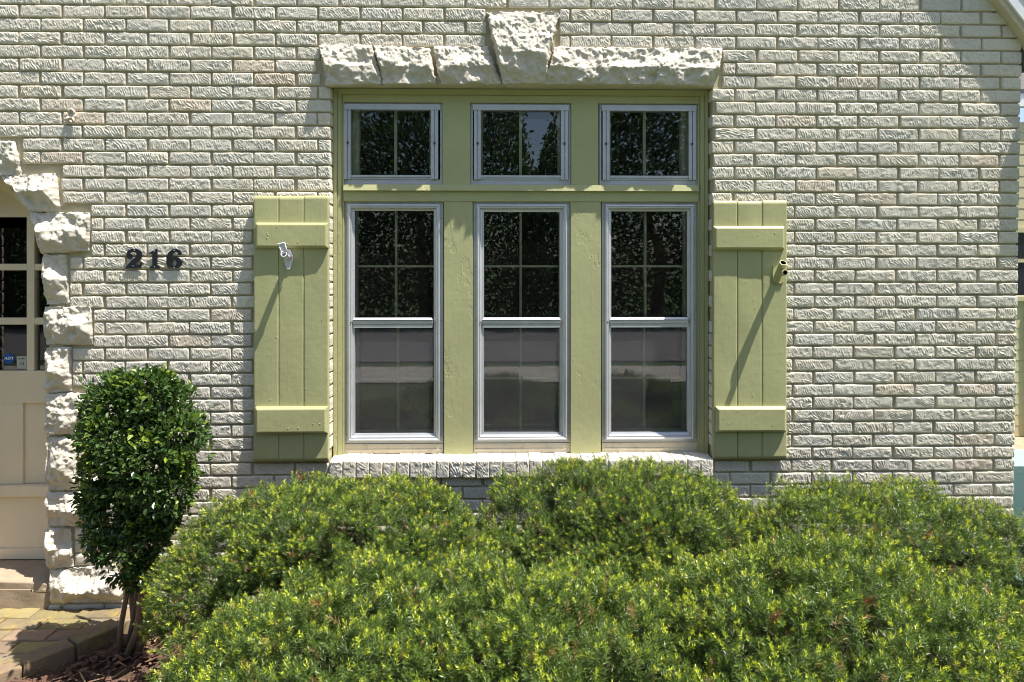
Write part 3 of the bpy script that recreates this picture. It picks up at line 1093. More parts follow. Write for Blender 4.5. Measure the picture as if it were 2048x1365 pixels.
rake_strip(-0.012, 0.016, -0.052, 0.02, "soffit", M['soffit'])
rake_strip(0.0165, 0.095, -0.066, -0.042, "barge_board", M['white'])
rake_strip(0.096, 0.13, -0.072, -0.042, "rake_moulding", M['white'])
rake_strip(0.131, 0.165, -0.080, 6.2, "roof", M['shingle'], lo=-0.17)

b = MB()
exr = corner_x(2.4) + 0.048
b.box(exr, exr + 0.28, -0.078, -0.02, 2.24, 2.70)  # made-up boxed eave end, out of view, casts shade on the wall corner
b.box(exr + 0.17, exr + 0.28, -0.076, -0.022, 2.7005, 3.0)
b.build("shade_box", M['white'], house, bevel=0.003)

# ---- front door in its arch
YD = 0.25


def arch_pts(cx, cz, r, a0, a1, n):
    return [(cx + r * math.cos(math.radians(a0 + (a1 - a0) * i / n)), cz + r * math.sin(math.radians(a0 + (a1 - a0) * i / n))) for i in range(n + 1)]


acx, acz = X_(-60, YD), Z_(515, YD)
dxr = X_(97, YD)
dxl = 2 * acx - dxr - 0.06
R0 = X_(110, YD) - acx
zb_d = Z_(1107, YD)
b = MB()
# backing frame with an arched moulding, stiles and rails
gl = [(-150, -68), (-52, 53), (68.5, 150)]
xs = [X_(p, YD) for p in (-215, -172, -68, -52, 53, 68.5, 130)]
zr = [Z_(p, YD) for p in (1107, 739, 648, 634.5, 541, 528, 437)]
yd0 = YD
b.box(xs[4], xs[5], yd0, yd0 + 0.045, zr[1], zr[6] + 0.02)
b.box(xs[2], xs[3], yd0, yd0 + 0.045, zr[1], zr[6] + 0.02)
for za, zb2 in ((zr[2], zr[3]), (zr[4], zr[5])):
    b.box(xs[1], xs[2] + 0.0004, yd0 + 0.0012, yd0 + 0.044, za, zb2)
    b.box(xs[3] - 0.0004, xs[4] + 0.0004, yd0 + 0.0012, yd0 + 0.044, za, zb2)
    b.box(xs[5] - 0.0004, xs[6], yd0 + 0.0012, yd0 + 0.044, za, zb2)
b.box(xs[0], xs[1], yd0 - 0.001, yd0 + 0.045, zb_d, zr[6])
b.box(xs[0], xs[6], yd0 + 0.0005, yd0 + 0.046, Z_(803, YD), zr[1] - 0.0005)            # lock rail
b.box(xs[0], X_(45.5, YD), yd0 + 0.0006, yd0 + 0.046, Z_(962, YD), Z_(803, YD) - 0.0004)  # stile beside the sunk panel
b.box(X_(45, YD), xs[6], yd0 + 0.016, yd0 + 0.047, Z_(962, YD), Z_(803, YD) + 0.002)
# head panel over the panes, with a shallow arch cut
head = [(xs[1], zr[6]), ] + arch_pts(X_(-2, YD), zr[6] - 0.26, 0.26 + 0.012, 118, 62, 8)[::1] + [(xs[6], zr[6])]
arc = arch_pts(acx, acz, R0 * 0.985, 5, 175, 24)
b.prism([(xs[6], zr[6] + 0.004)] + [(x, z) for x, z in arch_pts(acx, acz, R0 * 0.93, 22, 158, 18)] + [(xs[0], zr[6] + 0.004)], yd0 + 0.0018, yd0 + 0.043)
door = b.build("door", M['door'], house, bevel=0.002)
b = MB()
o, i_ = arch_pts(acx, acz, R0 * 1.04, 0, 180, 30), arch_pts(acx, acz, R0 * 0.90, 0, 180, 30)
for (x0, z0), (x1, z1), (x2, z2), (x3, z3) in zip(o[:-1], o[1:], i_[1:], i_[:-1]):
    b.hull([(x0, yd0 - 0.05, z0), (x1, yd0 - 0.05, z1), (x2, yd0 - 0.022, z2), (x3, yd0 - 0.022, z3)],
           [(x0, yd0 + 0.02, z0), (x1, yd0 + 0.02, z1), (x2, yd0 + 0.0005, z2), (x3, yd0 + 0.0005, z3)])
bmesh.ops.remove_doubles(b.bm, verts=b.bm.verts, dist=0.0002)
b.build("arch_moulding", M['door'], door)
b = MB()
b.box(xs[0], xs[6], yd0 - 0.034, yd0 + 0.02, Z_(983, YD), Z_(963, YD))                       # drip ledge
b.box(xs[0], xs[6], yd0 - 0.012, yd0 + 0.02, Z_(1086, YD), Z_(983, YD) - 0.001)               # kick board
b.box(xs[0], xs[6], yd0 - 0.026, yd0 + 0.02, Z_(1106, YD), Z_(1086, YD) - 0.001)
b.build("kick_board", M['door'], door, bevel=0.004, seg=2)
glass_quad("pane", xs[0], xs[6], zr[1] - 0.01, zr[6] + 0.03, YD + 0.026, M['door_glass'], door)
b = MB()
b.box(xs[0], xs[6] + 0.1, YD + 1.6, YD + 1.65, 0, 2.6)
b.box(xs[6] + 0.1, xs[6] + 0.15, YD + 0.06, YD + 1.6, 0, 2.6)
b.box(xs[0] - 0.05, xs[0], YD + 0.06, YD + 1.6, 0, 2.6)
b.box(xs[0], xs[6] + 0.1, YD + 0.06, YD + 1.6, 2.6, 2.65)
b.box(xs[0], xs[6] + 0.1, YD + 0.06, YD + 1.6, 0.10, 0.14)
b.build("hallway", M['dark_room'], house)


def text_mesh(body, size, bold=0.0):
    cu = bpy.data.curves.new("t", 'FONT')
    cu.body = body
    cu.size = size
    cu.align_x = 'CENTER'
    cu.align_y = 'CENTER'
    cu.offset = bold
    o = bpy.data.objects.new("t", cu)
    COL.objects.link(o)
    dg = bpy.context.evaluated_depsgraph_get()
    me = bpy.data.meshes.new_from_object(o.evaluated_get(dg))
    vs = [v.co.copy() for v in me.vertices]
    fs = [list(p.vertices) for p in me.polygons]
    bpy.data.objects.remove(o)
    bpy.data.curves.remove(cu)
    bpy.data.meshes.remove(me)
    return vs, fs


def add_text(b, body, size, cx, cz, y, mi, sx=1.0, shear=0.0, bold=0.0):
    vs, fs = text_mesh(body, size, bold)
    nv = [b.bm.verts.new((cx + v.x * sx + v.y * shear, y, cz + v.y)) for v in vs]
    for f in fs:
        try:
            b.bm.faces.new([nv[i] for i in f]).material_index = mi
        except ValueError:
            pass


ys = YD + 0.022
b = MB()
sc = W(18, 718, ys)
b.prism([(sc[0] + 0.0305 * math.cos(a), sc[1] + 0.0305 * math.sin(a)) for a in np.linspace(0, 2 * math.pi, 33)[:-1]], ys, ys + 0.001)
add_text(b, "ADT", 0.022, sc[0] + 0.001, sc[1] + 0.002, ys - 0.0006, 1, sx=1.15, shear=0.25, bold=0.0006)
b.build("security_sticker", [M['blue'], M['print_white']], door)
b = MB()
p0, p1 = W(33.5, 738, ys), W(53, 713, ys)
b.box(p0[0], p1[0], ys, ys + 0.001, p0[1], p1[1])
pc = ((p0[0] + p1[0]) / 2, (p0[1] + p1[1]) / 2)
add_text(b, "ALARM", 0.0115, pc[0] - 0.001, p1[1] - 0.0135, ys - 0.0006, 1, bold=0.0003)
add_text(b, "23", 0.026, pc[0] + 0.002, pc[1] - 0.006, ys - 0.0006, 1, bold=0.0002)
b.build("alarm_notice", [M['paper'], M['ink']], door)

# ------------------------------------------------------------------ things on the wall
# house numbers
def stroke(b, pts, y0, y1, ox, oz, s, mi=0):
    P = np.array([(p[0], p[1]) for p in pts], float)
    R = np.array([p[2] for p in pts], float)
    # resample smoothly (Catmull-Rom)
    out, ro = [], []
    n = len(P)
    for i in range(n - 1):
        p0, p1, p2, p3 = P[max(i - 1, 0)], P[i], P[i + 1], P[min(i + 2, n - 1)]
        for t in np.linspace(0, 1, 6, endpoint=False):
            out.append(0.5 * ((2 * p1) + (-p0 + p2) * t + (2 * p0 - 5 * p1 + 4 * p2 - p3) * t * t + (-p0 + 3 * p1 - 3 * p2 + p3) * t ** 3))
            ro.append(R[i] + (R[i + 1] - R[i]) * (3 * t * t - 2 * t ** 3))
    out.append(P[-1]); ro.append(R[-1])
    out, ro = np.array(out), np.array(ro)
    d = np.gradient(out, axis=0)
    d /= np.linalg.norm(d, axis=1)[:, None] + 1e-9
    nn = np.stack([-d[:, 1], d[:, 0]], 1)
    L, Rr = out + nn * ro[:, None], out - nn * ro[:, None]
    a = [b.bm.verts.new((ox + p[0] * s, y0, oz + p[1] * s)) for p in L]
    c = [b.bm.verts.new((ox + p[0] * s, y0, oz + p[1] * s)) for p in Rr]
    a2 = [b.bm.verts.new((ox + p[0] * s, y1, oz + p[1] * s)) for p in L]
    c2 = [b.bm.verts.new((ox + p[0] * s, y1, oz + p[1] * s)) for p in Rr]
    for i in range(len(a) - 1):
        b.bm.faces.new([a[i], c[i], c[i + 1], a[i + 1]])
        b.bm.faces.new([a[i], a[i + 1], a2[i + 1], a2[i]])
        b.bm.faces.new([c[i + 1], c[i], c2[i], c2[i + 1]])
    b.bm.faces.new([a[0], a2[0], c2[0], c[0]])
    b.bm.faces.new([a[-1], c[-1], c2[-1], a2[-1]])


def disc(b, x, z, r, y0, y1, n=20, rz=None):
    b.prism([(x + r * math.cos(a), z + (rz or r) * math.sin(a)) for a in np.linspace(0, 2 * math.pi, n + 1)[:-1]], y0, y1)


NY0, NY1 = -0.0130, -0.0075
ns = Z_(499, NY0) - Z_(537.5, NY0)


def digit(kind, px0, pyb, label):
    ox, oz = W(px0, pyb, NY0)
    t = thing("house_number", label, "house number", (0, 0, 0), "black house numbers on the brick")
    b = MB()
    if kind == '2':
        disc(b, ox + 0.17 * ns, oz + 0.64 * ns, 0.145 * ns, NY0 - 0.0004, NY1)
        stroke(b, [(0.10, 0.62, 0.06), (0.10, 0.78, 0.075), (0.24, 0.905, 0.085), (0.42, 0.92, 0.085), (0.60, 0.86, 0.12), (0.665, 0.70, 0.145),
                   (0.60, 0.53, 0.14), (0.40, 0.36, 0.11), (0.22, 0.22, 0.08), (0.10, 0.10, 0.07)], NY0, NY1, ox, oz, ns)
        b.prism([(ox + x * ns, oz + z * ns) for x, z in [(0.0, 0.0), (0.75, 0.0), (0.80, 0.32), (0.73, 0.32), (0.69, 0.20), (0.30, 0.22), (0.10, 0.19), (0.0, 0.10)]], NY0 - 0.0003, NY1)
        sp = [(0.42, 0.94), (0.36, 0.13)]
    elif kind == '1':
        b.prism([(ox + x * ns, oz + z * ns) for x, z in [(0.19, 0.10), (0.44, 0.10), (0.44, 1.0), (0.36, 1.0), (0.22, 0.92), (0.02, 0.80), (0.03, 0.74), (0.19, 0.76)]], NY0, NY1)
        b.prism([(ox + x * ns, oz + z * ns) for x, z in [(0.04, 0.0), (0.58, 0.0), (0.56, 0.07), (0.42, 0.17), (0.20, 0.17), (0.06, 0.07)]], NY0 - 0.0003, NY1)
        sp = [(0.29, 0.89), (0.30, 0.08)]
    else:
        n = 40
        for i in range(n):
            a0, a1 = 2 * math.pi * i / n, 2 * math.pi * (i + 1) / n
            q = []
            for (rx, rz, aa) in ((0.40, 0.295, a0), (0.40, 0.295, a1), (0.125, 0.165, a1), (0.125, 0.165, a0)):
                q.append((ox + (0.405 + rx * math.cos(aa)) * ns, oz + (0.295 + rz * math.sin(aa)) * ns))
            b.hull([(x, NY0 - 0.0004, z) for x, z in q], [(x, NY1, z) for x, z in q])
        stroke(b, [(0.135, 0.30, 0.125), (0.130, 0.52, 0.125), (0.19, 0.73, 0.115), (0.33, 0.89, 0.085), (0.48, 0.93, 0.065), (0.61, 0.895, 0.075), (0.68, 0.82, 0.08)], NY0, NY1, ox, oz, ns)
        disc(b, ox + 0.675 * ns, oz + 0.785 * ns, 0.100 * ns, NY0 - 0.0006, NY1)
        sp = [(0.40, 0.93), (0.40, 0.04)]
    b.build("numeral", M['black'], t, normals=True)
    for sx_, sz_ in sp:
        b = MB()
        b.ball((ox + sx_ * ns, NY0 - 0.0008, oz + sz_ * ns), 0.0028, 8, sy=0.6)
        b.tube([(ox + sx_ * ns, NY1, oz + sz_ * ns), (ox + sx_ * ns, 0.004, oz + sz_ * ns)], 0.002, 6)
        b.build("screw", M['steel'], t)
    return t


digit('2', 252, 537.5, "black numeral 2 screwed to the brick, the first of the number 216")
digit('1', 297, 537.5, "black numeral 1 screwed to the brick, the thin middle digit of 216")
digit('6', 332.5, 537.5, "black numeral 6 screwed to the brick, the last digit of 216")

# white flag-pole bracket on the shutter by the number
t = thing("flag_bracket", "white flag pole bracket with a slotted cup screwed to a green shutter", "bracket")
yb = YSH - 0.0035
b = MB()
pts = [(-0.4, 1), (0.4, 1), (0.95, 0.35), (0.95, -0.1), (0.32, -1), (-0.32, -1), (-0.95, -0.1), (-0.95, 0.35)]
pcx, pcz = W(577, 519, yb)
b.prism([(pcx + x * 0.0255, pcz + z * 0.053) for x, z in pts], yb - 0.004, yb + 0.006)
plate = b.build("base_plate", M['bracket'], t, bevel=0.0012)
b = MB()
for sx_, sz_ in ((0.6, 0.06), (-0.6, 0.06), (0, -0.78)):
    b.ball((pcx + sx_ * 0.0255, yb - 0.004, pcz + sz_ * 0.053), 0.003, 6, sy=0.5)
b.ball((pcx + 0.021, yb - 0.025, pcz + 0.012), 0.0045, 6)
b.tube([(pcx + 0.006, yb - 0.025, pcz + 0.012), (pcx + 0.021, yb - 0.025, pcz + 0.012)], 0.002, 6)
scr = b.build("screw", M['rust'])
absorb(plate, scr)
b = MB()
A = Vector((pcx + 0.001, yb - 0.002, pcz + 0.006))
D = Vector((-0.02, -0.95, 0.27)).normalized()
b.tube([A, A + D * 0.02, A + D * 0.045, A + D * 0.078], [0.0125, 0.0135, 0.0165, 0.0165], 18, cap=False)
b.tube([A + D * 0.078, A + D * 0.079], [0.0165, 0.0118], 18, cap=False)
b.tube([A + D * 0.079, A + D * 0.03], 0.0118, 18, cap=False)
b.tube([A + D * 0.031, A + D * 0.03], 0.0117, 12)
tip = A + D * 0.068 + Vector((0, 0, 0.012))
Tn = Vector((-0.22, -0.18, 0.95)).normalized()                  # the slotted tongue that rises from the cup
side = Vector((0.97, -0.05, 0.2)).normalized()
nrm = side.cross(Tn).normalized()
for l0, l1, w0, w1 in ((-0.008, 0.020, 0.0155, 0.0150), (0.0205, 0.044, 0.0150, 0.0160)):
    p, q = tip + Tn * l0, tip + Tn * l1
    b.hull([p - side * w0 - nrm * 0.0015, p + side * w0 - nrm * 0.0015, q + side * w1 - nrm * 0.0015, q - side * w1 - nrm * 0.0015],
           [p - side * w0 + nrm * 0.0015, p + side * w0 + nrm * 0.0015, q + side * w1 + nrm * 0.0015, q - side * w1 + nrm * 0.0015])
q = tip + Tn * 0.044
b.tube([q + side * 0.016, q + side * 0.004 + Tn * 0.003, q - side * 0.008 - Tn * 0.001 + Vector((0, -0.004, 0)), q - side * 0.022 + Tn * 0.002 + Vector((0, -0.008, 0))], 0.0028, 8)
for sgn in (-1, 1):
    b.tube([tip - Tn * 0.016 + side * 0.015 * sgn + Vector((0, -0.002, 0)), tip + Tn * 0.018 + side * 0.0150 * sgn + Vector((0, -0.006, 0)), q + side * 0.0160 * sgn], [0.0045, 0.0036, 0.0026], 8)
b.build("cup", M['bracket'], t, normals=True)

# green double bracket on the other shutter
t = thing("flag_bracket", "green painted double tube flag bracket on a shutter near the house corner", "bracket")
b = MB()
x0, z1 = W(1545, 533, yb)
x1, z0 = W(1565.5, 568, yb)
b.box(x0, x1, yb - 0.004, yb + 0.006, z0, z1)
plate = b.build("base_plate", M['green'], t, bevel=0.001)
b = MB()
for px, py in ((1546.5, 534.5), (1556, 533.8), (1560, 566.5), (1565, 565)):
    b.ball((X_(px, yb), yb - 0.005, Z_(py, yb)), 0.0035, 6, sy=0.7)
absorb(plate, b.build("screw", M['green']))


def hollow(name, A, Bp, r, parent, mat):
    b = MB()
    D = (Bp - A).normalized()
    b.tube([A, Bp], r, 20, cap=False)
    b.tube([Bp, Bp + D * 0.0008], [r, r * 0.78], 20, cap=False)
    b.tube([Bp + D * 0.0008, Bp - D * 0.05], r * 0.78, 20, cap=False, mi=1)
    b.tube([Bp - D * 0.05, Bp - D * 0.051], r * 0.77, 20, mi=1)
    return b.build(name, mat, parent, normals=False)


ya = yb - 0.004
A = Vector((X_(1552, ya), ya, Z_(562, ya)))
yt = yb - 0.094
Bp = Vector((X_(1566.5, yt), yt, Z_(526.0, yt)))
hollow("tube", A, Bp, 0.0185, t, [M['green'], M['hole']])
A2 = A + (Bp - A) * 0.40
yt2 = yb - 0.118
B2 = Vector((X_(1570.5, yt2), yt2, Z_(545.5, yt2)))
hollow("tube", A2, B2, 0.0150, t, [M['green'], M['hole']])

# painted-over light fixture stub on the bricks
t = thing("wall_hook", "small knobbly hook painted cream sticking out of the brick near the arch", "hook")
b = MB()
hx, hz = W(146, 233)
b.tube([(hx, 0.004, hz), (hx - 0.001, -0.006, hz + 0.002), (hx - 0.002, -0.014, hz + 0.003)], [0.021, 0.018, 0.0155], 12)
b.tube([(hx + 0.006, -0.010, hz + 0.004), (hx + 0.014, -0.013, hz + 0.022), (hx + 0.002, -0.014, hz + 0.034), (hx - 0.012, -0.014, hz + 0.026), (hx - 0.012, -0.013, hz + 0.012)], 0.0075, 8)
b.tube([(hx + 0.008, -0.013, hz - 0.01), (hx + 0.014, -0.015, hz - 0.028), (hx + 0.004, -0.016, hz - 0.036), (hx - 0.006, -0.015, hz - 0.026)], 0.0055, 8)
b.tube([(hx - 0.012, -0.012, hz - 0.004), (hx - 0.024, -0.016, hz - 0.018), (hx - 0.030, -0.014, hz - 0.026)], 0.007, 8)
b.build("hook", M['stone'], t)

# ------------------------------------------------------------------ ground
def sheet(name, pts, z, mat, label=None, kind="structure"):
    b = MB()
    b.bm.faces.new([b.bm.verts.new((x, y, z)) for x, y in pts])
    o = b.build(name, mat)
    return tag(o, label, None, None, kind)


ZM = -0.06                                    # mulch level
tag(sheet("ground", [(-120, -160), (120, -160), (120, 160), (-120, 160)], -0.14, M['lawn']), "green lawn around the house")
sheet("mulch_soil", [(-3.2, -2.6), (2.7, -2.6), (2.7, 0.006), (-1.0, 0.006), (-3.2, 0.006)], ZM - 0.02, M['soil'], "dark soil under the shrubs along the wall").name = "garden_bed"
sheet("road", [(-60, -16.5), (60, -16.5), (60, -9.6), (-60, -9.6)], -0.120, M['asphalt'], "grey asphalt street across the lawn")
sheet("pavement", [(-60, -8.9), (60, -8.9), (60, -7.2), (-60, -7.2)], -0.112, M['concrete'], "pale concrete pavement along the street")

# stone step
b = MB()
sx1_ = X_(103)
b.box(-3.0, sx1_, 0.0, 0.27, -0.03, 0.147)
bmesh.ops.subdivide_edges(b.bm, edges=b.bm.edges[:], cuts=40, use_grid_fill=True)
for v in b.bm.verts:
    n_ = float(fbm(np.array(v.co.x * 5), np.array(v.co.y * 5 + v.co.z * 7), 3, 4)) - 0.5
    e = min(sx1_ - v.co.x, 0.06)
    if v.co.z > 0.1:
        v.co.z += n_ * 0.014 - 0.022 * math.exp(-max(sx1_ - v.co.x, 0) / 0.03) - 0.016 * math.exp(-max(v.co.y, 0) / 0.02)
    if v.co.y < 0.03:
        v.co.y += n_ * 0.016 - 0.012 + 0.02 * math.exp(-max(sx1_ - v.co.x, 0) / 0.02)
for f in b.bm.faces:
    f.smooth = True
o = b.build("stone_step", M['step'])
tag(o, "worn sandstone step under the arched front door", "step")

# brick landing: pavers, edge course
edge = [Gp(*p) for p in ((275, 1228), (260, 1239), (221, 1264), (167, 1286), (102, 1312), (58, 1331), (0, 1350), (-90, 1375), (-260, 1420))]
edge = [(edge[0][0] + 0.12, -0.06)] + edge[1:]
rP = np.random.default_rng(12)
VA, QA, CA, off = [], [], [], 0


def paver(cx, cy, lx, ly, ang, z, h, colr):
    global off
    lu = np.concatenate([[-0.5, -0.495, -0.48, -0.45], np.linspace(-0.38, 0.38, 9), [0.45, 0.48, 0.495, 0.5]])
    lv = np.concatenate([[-0.5, -0.49, -0.465, -0.42], np.linspace(-0.33, 0.33, 5), [0.42, 0.465, 0.49, 0.5]])
    nu, nv = len(lu), len(lv)
    u, v = np.meshgrid(lu, lv)
    e = np.minimum((0.5 - np.abs(u)) * lx, (0.5 - np.abs(v)) * ly)
    x, y = u * lx, v * ly
    zz = z + (fbm((x + cx) * 25, (y + cy) * 25, 2, 3) - 0.5) * 0.009 - 0.006 * np.exp(-e / 0.003)
    P = np.stack([x, y, zz], -1)
    P2 = np.zeros((nv + 2, nu + 2, 3))
    P2[1:-1, 1:-1] = P
    P2[0, 1:-1], P2[-1, 1:-1], P2[1:-1, 0], P2[1:-1, -1] = P[0], P[-1], P[:, 0], P[:, -1]
    P2[0, 0], P2[0, -1], P2[-1, 0], P2[-1, -1] = P[0, 0], P[0, -1], P[-1, 0], P[-1, -1]
    P2[0, :, 2] = P2[-1, :, 2] = z - h
    P2[:, 0, 2] = P2[:, -1, 2] = z - h
    c, s = math.cos(ang), math.sin(ang)
    X = cx + P2[..., 0] * c - P2[..., 1] * s
    Y = cy + P2[..., 0] * s + P2[..., 1] * c
    Pf = np.stack([X, Y, P2[..., 2]], -1).reshape(-1, 3)
    idx = np.arange((nv + 2) * (nu + 2)).reshape(nv + 2, nu + 2)
    q = np.stack([idx[:-1, :-1], idx[:-1, 1:], idx[1:, 1:], idx[1:, :-1]], -1).reshape(-1, 4)
    VA.append(Pf); QA.append(q + off); CA.append(np.tile(colr, (len(Pf), 1)))
    off += len(Pf)


pal = np.array([(0.22, 0.158, 0.10), (0.21, 0.165, 0.095), (0.24, 0.165, 0.11), (0.18, 0.148, 0.10), (0.24, 0.195, 0.085)])


def inside_edge(x, y):
    """is the point on the landing, clear of the edge course"""
    for (x0, y0), (x1, y1) in zip(edge[:-1], edge[1:]):
        if min(y0, y1) <= y <= max(y0, y1) and y0 != y1:
            xe = x0 + (y - y0) / (y1 - y0) * (x1 - x0)
            return x < xe - 0.13
    return True


for r in range(13):
    y = -0.055 - r * 0.104
    for c_ in range(14):
        x = -1.62 - c_ * 0.212 - (0.106 if r % 2 else 0)
        if inside_edge(x, y):
            paver(x, y, 0.202, 0.095, float(rP.normal(0, 0.008)), float(rP.normal(-0.002, 0.002)), 0.05, pal[rP.integers(5)] * rP.uniform(0.85, 1.15))
# edge course follows the curve
dist = 0.0
E = np.array(edge)
seg = np.linalg.norm(np.diff(E, axis=0), axis=1)
cum = np.concatenate([[0], np.cumsum(seg)])
s_ = 0.10
while s_ < cum[-1]:
    p = np.array([np.interp(s_, cum, E[:, 0]), np.interp(s_, cum, E[:, 1])])
    p2 = np.array([np.interp(s_ + 0.05, cum, E[:, 0]), np.interp(s_ + 0.05, cum, E[:, 1])])
    p1 = np.array([np.interp(s_ - 0.05, cum, E[:, 0]), np.interp(s_ - 0.05, cum, E[:, 1])])
    d = (p2 - p1) / np.linalg.norm(p2 - p1)
    nrm = np.array([d[1], -d[0]])
    if nrm[1] < 0:
        nrm = -nrm
    ang = math.atan2(d[1], d[0])
    ctr = p + nrm * 0.055
    paver(ctr[0], ctr[1], 0.20, 0.105, ang + float(rP.normal(0, 0.03)), float(rP.normal(0.004, 0.004)), 0.13, pal[rP.integers(5)] * rP.uniform(0.8, 1.05))
    s_ += 0.212
n_p = sum(len(q) for q in QA)
gpts = [(-4.4, 0.0)] + [(x - 0.03, y + 0.02) for x, y in edge] + [(-4.4, -1.5)]
gi = len(VA)
gv = np.array([(x, y, -0.012) for x, y in [(-4.4, 0.0)] + [(x - 0.06, min(y + 0.05, 0)) for x, y in edge]])
VA.append(gv); CA.append(np.full((len(gv), 3), 0.2))
tri = np.array([[off, off + i, off + i + 1] for i in range(1, len(gv) - 1)])
walk = npmesh("walkway", np.concatenate(VA), np.concatenate(QA), tri, mat=[M['paver'], M['grout']], col=np.concatenate(CA), smooth=True,
              mi=np.concatenate([np.zeros(n_p, int), np.ones(len(tri), int)]))
tag(walk, "mossy brick landing in front of the door step", None, None, "structure")

# mulch chips
rM = np.random.default_rng(31)
nC = 5200
cx = rM.uniform(-2.75, -0.2, nC)
cy = -np.abs(rM.uniform(0.0, 1.5, nC))
keep = []
for i in range(nC):
    ok = True
    for (x0, y0), (x1, y1) in zip(edge[:-1], edge[1:]):
        if min(y0, y1) <= cy[i] <= max(y0, y1) and y0 != y1:
            xe = x0 + (cy[i] - y0) / (y1 - y0) * (x1 - x0)
            ok = cx[i] > xe + 0.012
    keep.append(ok)
keep = np.array(keep)
cx, cy = cx[keep], cy[keep]
nC = len(cx)
L = rM.gamma(3, 0.011, nC) + 0.012
long_ = rM.random(nC) < 0.05
L[long_] *= 2.6
Wd = np.where(long_, 0.004, rM.uniform(0.006, 0.02, nC))
T = rM.uniform(0.002, 0.006, nC)
yaw = rM.normal(0.35, 0.9, nC)
pit = rM.normal(0, 0.28, nC)
rol = rM.normal(0, 0.35, nC)
base = np.array([(-1, -1, -1), (1, -1, -1), (1, 1, -1), (-1, 1, -1), (-.8, -.7, 1), (.9, -.8, 1), (.75, .8, 1), (-.9, .7, 1)], float) * 0.5
Pc = base[None] * np.stack([L, Wd, T], 1)[:, None, :]
Pc += rM.normal(0, 0.0012, Pc.shape)


def rot(P, a, ax):
    c, s = np.cos(a)[:, None], np.sin(a)[:, None]
    i, j = [(1, 2), (2, 0), (0, 1)][ax]
    A, Bq = P[..., i].copy(), P[..., j].copy()
    P[..., i], P[..., j] = A * c - Bq * s, A * s + Bq * c


rot(Pc, rol, 0); rot(Pc, pit, 1); rot(Pc, yaw, 2)
zc = ZM - 0.006 + rM.uniform(0, 0.022, nC) + 0.02 * fbm(cx * 4, cy * 4, 9)
Pc += np.stack([cx, cy, zc], 1)[:, None, :]
fq = np.array([(0, 3, 2, 1), (4, 5, 6, 7), (0, 1, 5, 4), (1, 2, 6, 5), (2, 3, 7, 6), (3, 0, 4, 7)])
Qc = (fq[None] + (np.arange(nC) * 8)[:, None, None]).reshape(-1, 4)
pc = np.array([(0.11, 0.056, 0.036), (0.15, 0.075, 0.048), (0.07, 0.036, 0.024), (0.19, 0.115, 0.07), (0.12, 0.068, 0.052)])
cc = pc[rM.integers(5, size=nC)] * rM.uniform(0.7, 1.25, nC)[:, None]
cc[long_] = np.array([0.46, 0.31, 0.15]) * rM.uniform(0.6, 1.1, long_.sum())[:, None]
mul = npmesh("mulch", Pc.reshape(-1, 3), Qc, mat=M['mulch'], col=np.repeat(cc, 8, 0))
tag(mul, "reddish brown shredded bark mulch beside the landing", None, None, "stuff")

# ------------------------------------------------------------------ shrubs
def leaves(name, P, D, Nn, L, Wd, C, mat, parent, fold=0.25, narrow=False):
    """one small leaf or needle per point: P base, D direction, Nn upper side"""
    n = len(P)
    D = D / np.linalg.norm(D, axis=1)[:, None]
    Sd = np.cross(D, Nn)
    Sd /= np.linalg.norm(Sd, axis=1)[:, None] + 1e-9
    Up = np.cross(Sd, D)
    L, Wd = L[:, None], Wd[:, None]
    if narrow:
        pts = [P, P + D * L * 0.55 - Sd * Wd * 0.5 + Up * Wd * fold, P + D * L, P + D * L * 0.45 + Sd * Wd * 0.5 + Up * Wd * fold]
        V = np.stack(pts, 1)
        idx = np.arange(n)[:, None] * 4
        q = idx + np.array([0, 1, 2, 3])[None]
        k = 4
    else:
        tip = P + D * L - Up * L * 0.12
        pts = [P, P + D * L * 0.3 - Sd * Wd * 0.45 + Up * Wd * fold, P + D * L * 0.72 - Sd * Wd * 0.38 + Up * Wd * fold, tip,
               P + D * L * 0.72 + Sd * Wd * 0.38 + Up * Wd * fold, P + D * L * 0.3 + Sd * Wd * 0.45 + Up * Wd * fold]
        V = np.stack(pts, 1)
        idx = np.arange(n)[:, None] * 6
        q = np.concatenate([idx + np.array([0, 3, 2, 1])[None], idx + np.array([0, 5, 4, 3])[None]])
        k = 6
    return npmesh(name, V.reshape(-1, 3), q, mat=mat, parent=parent, col=np.repeat(C, k, 0))


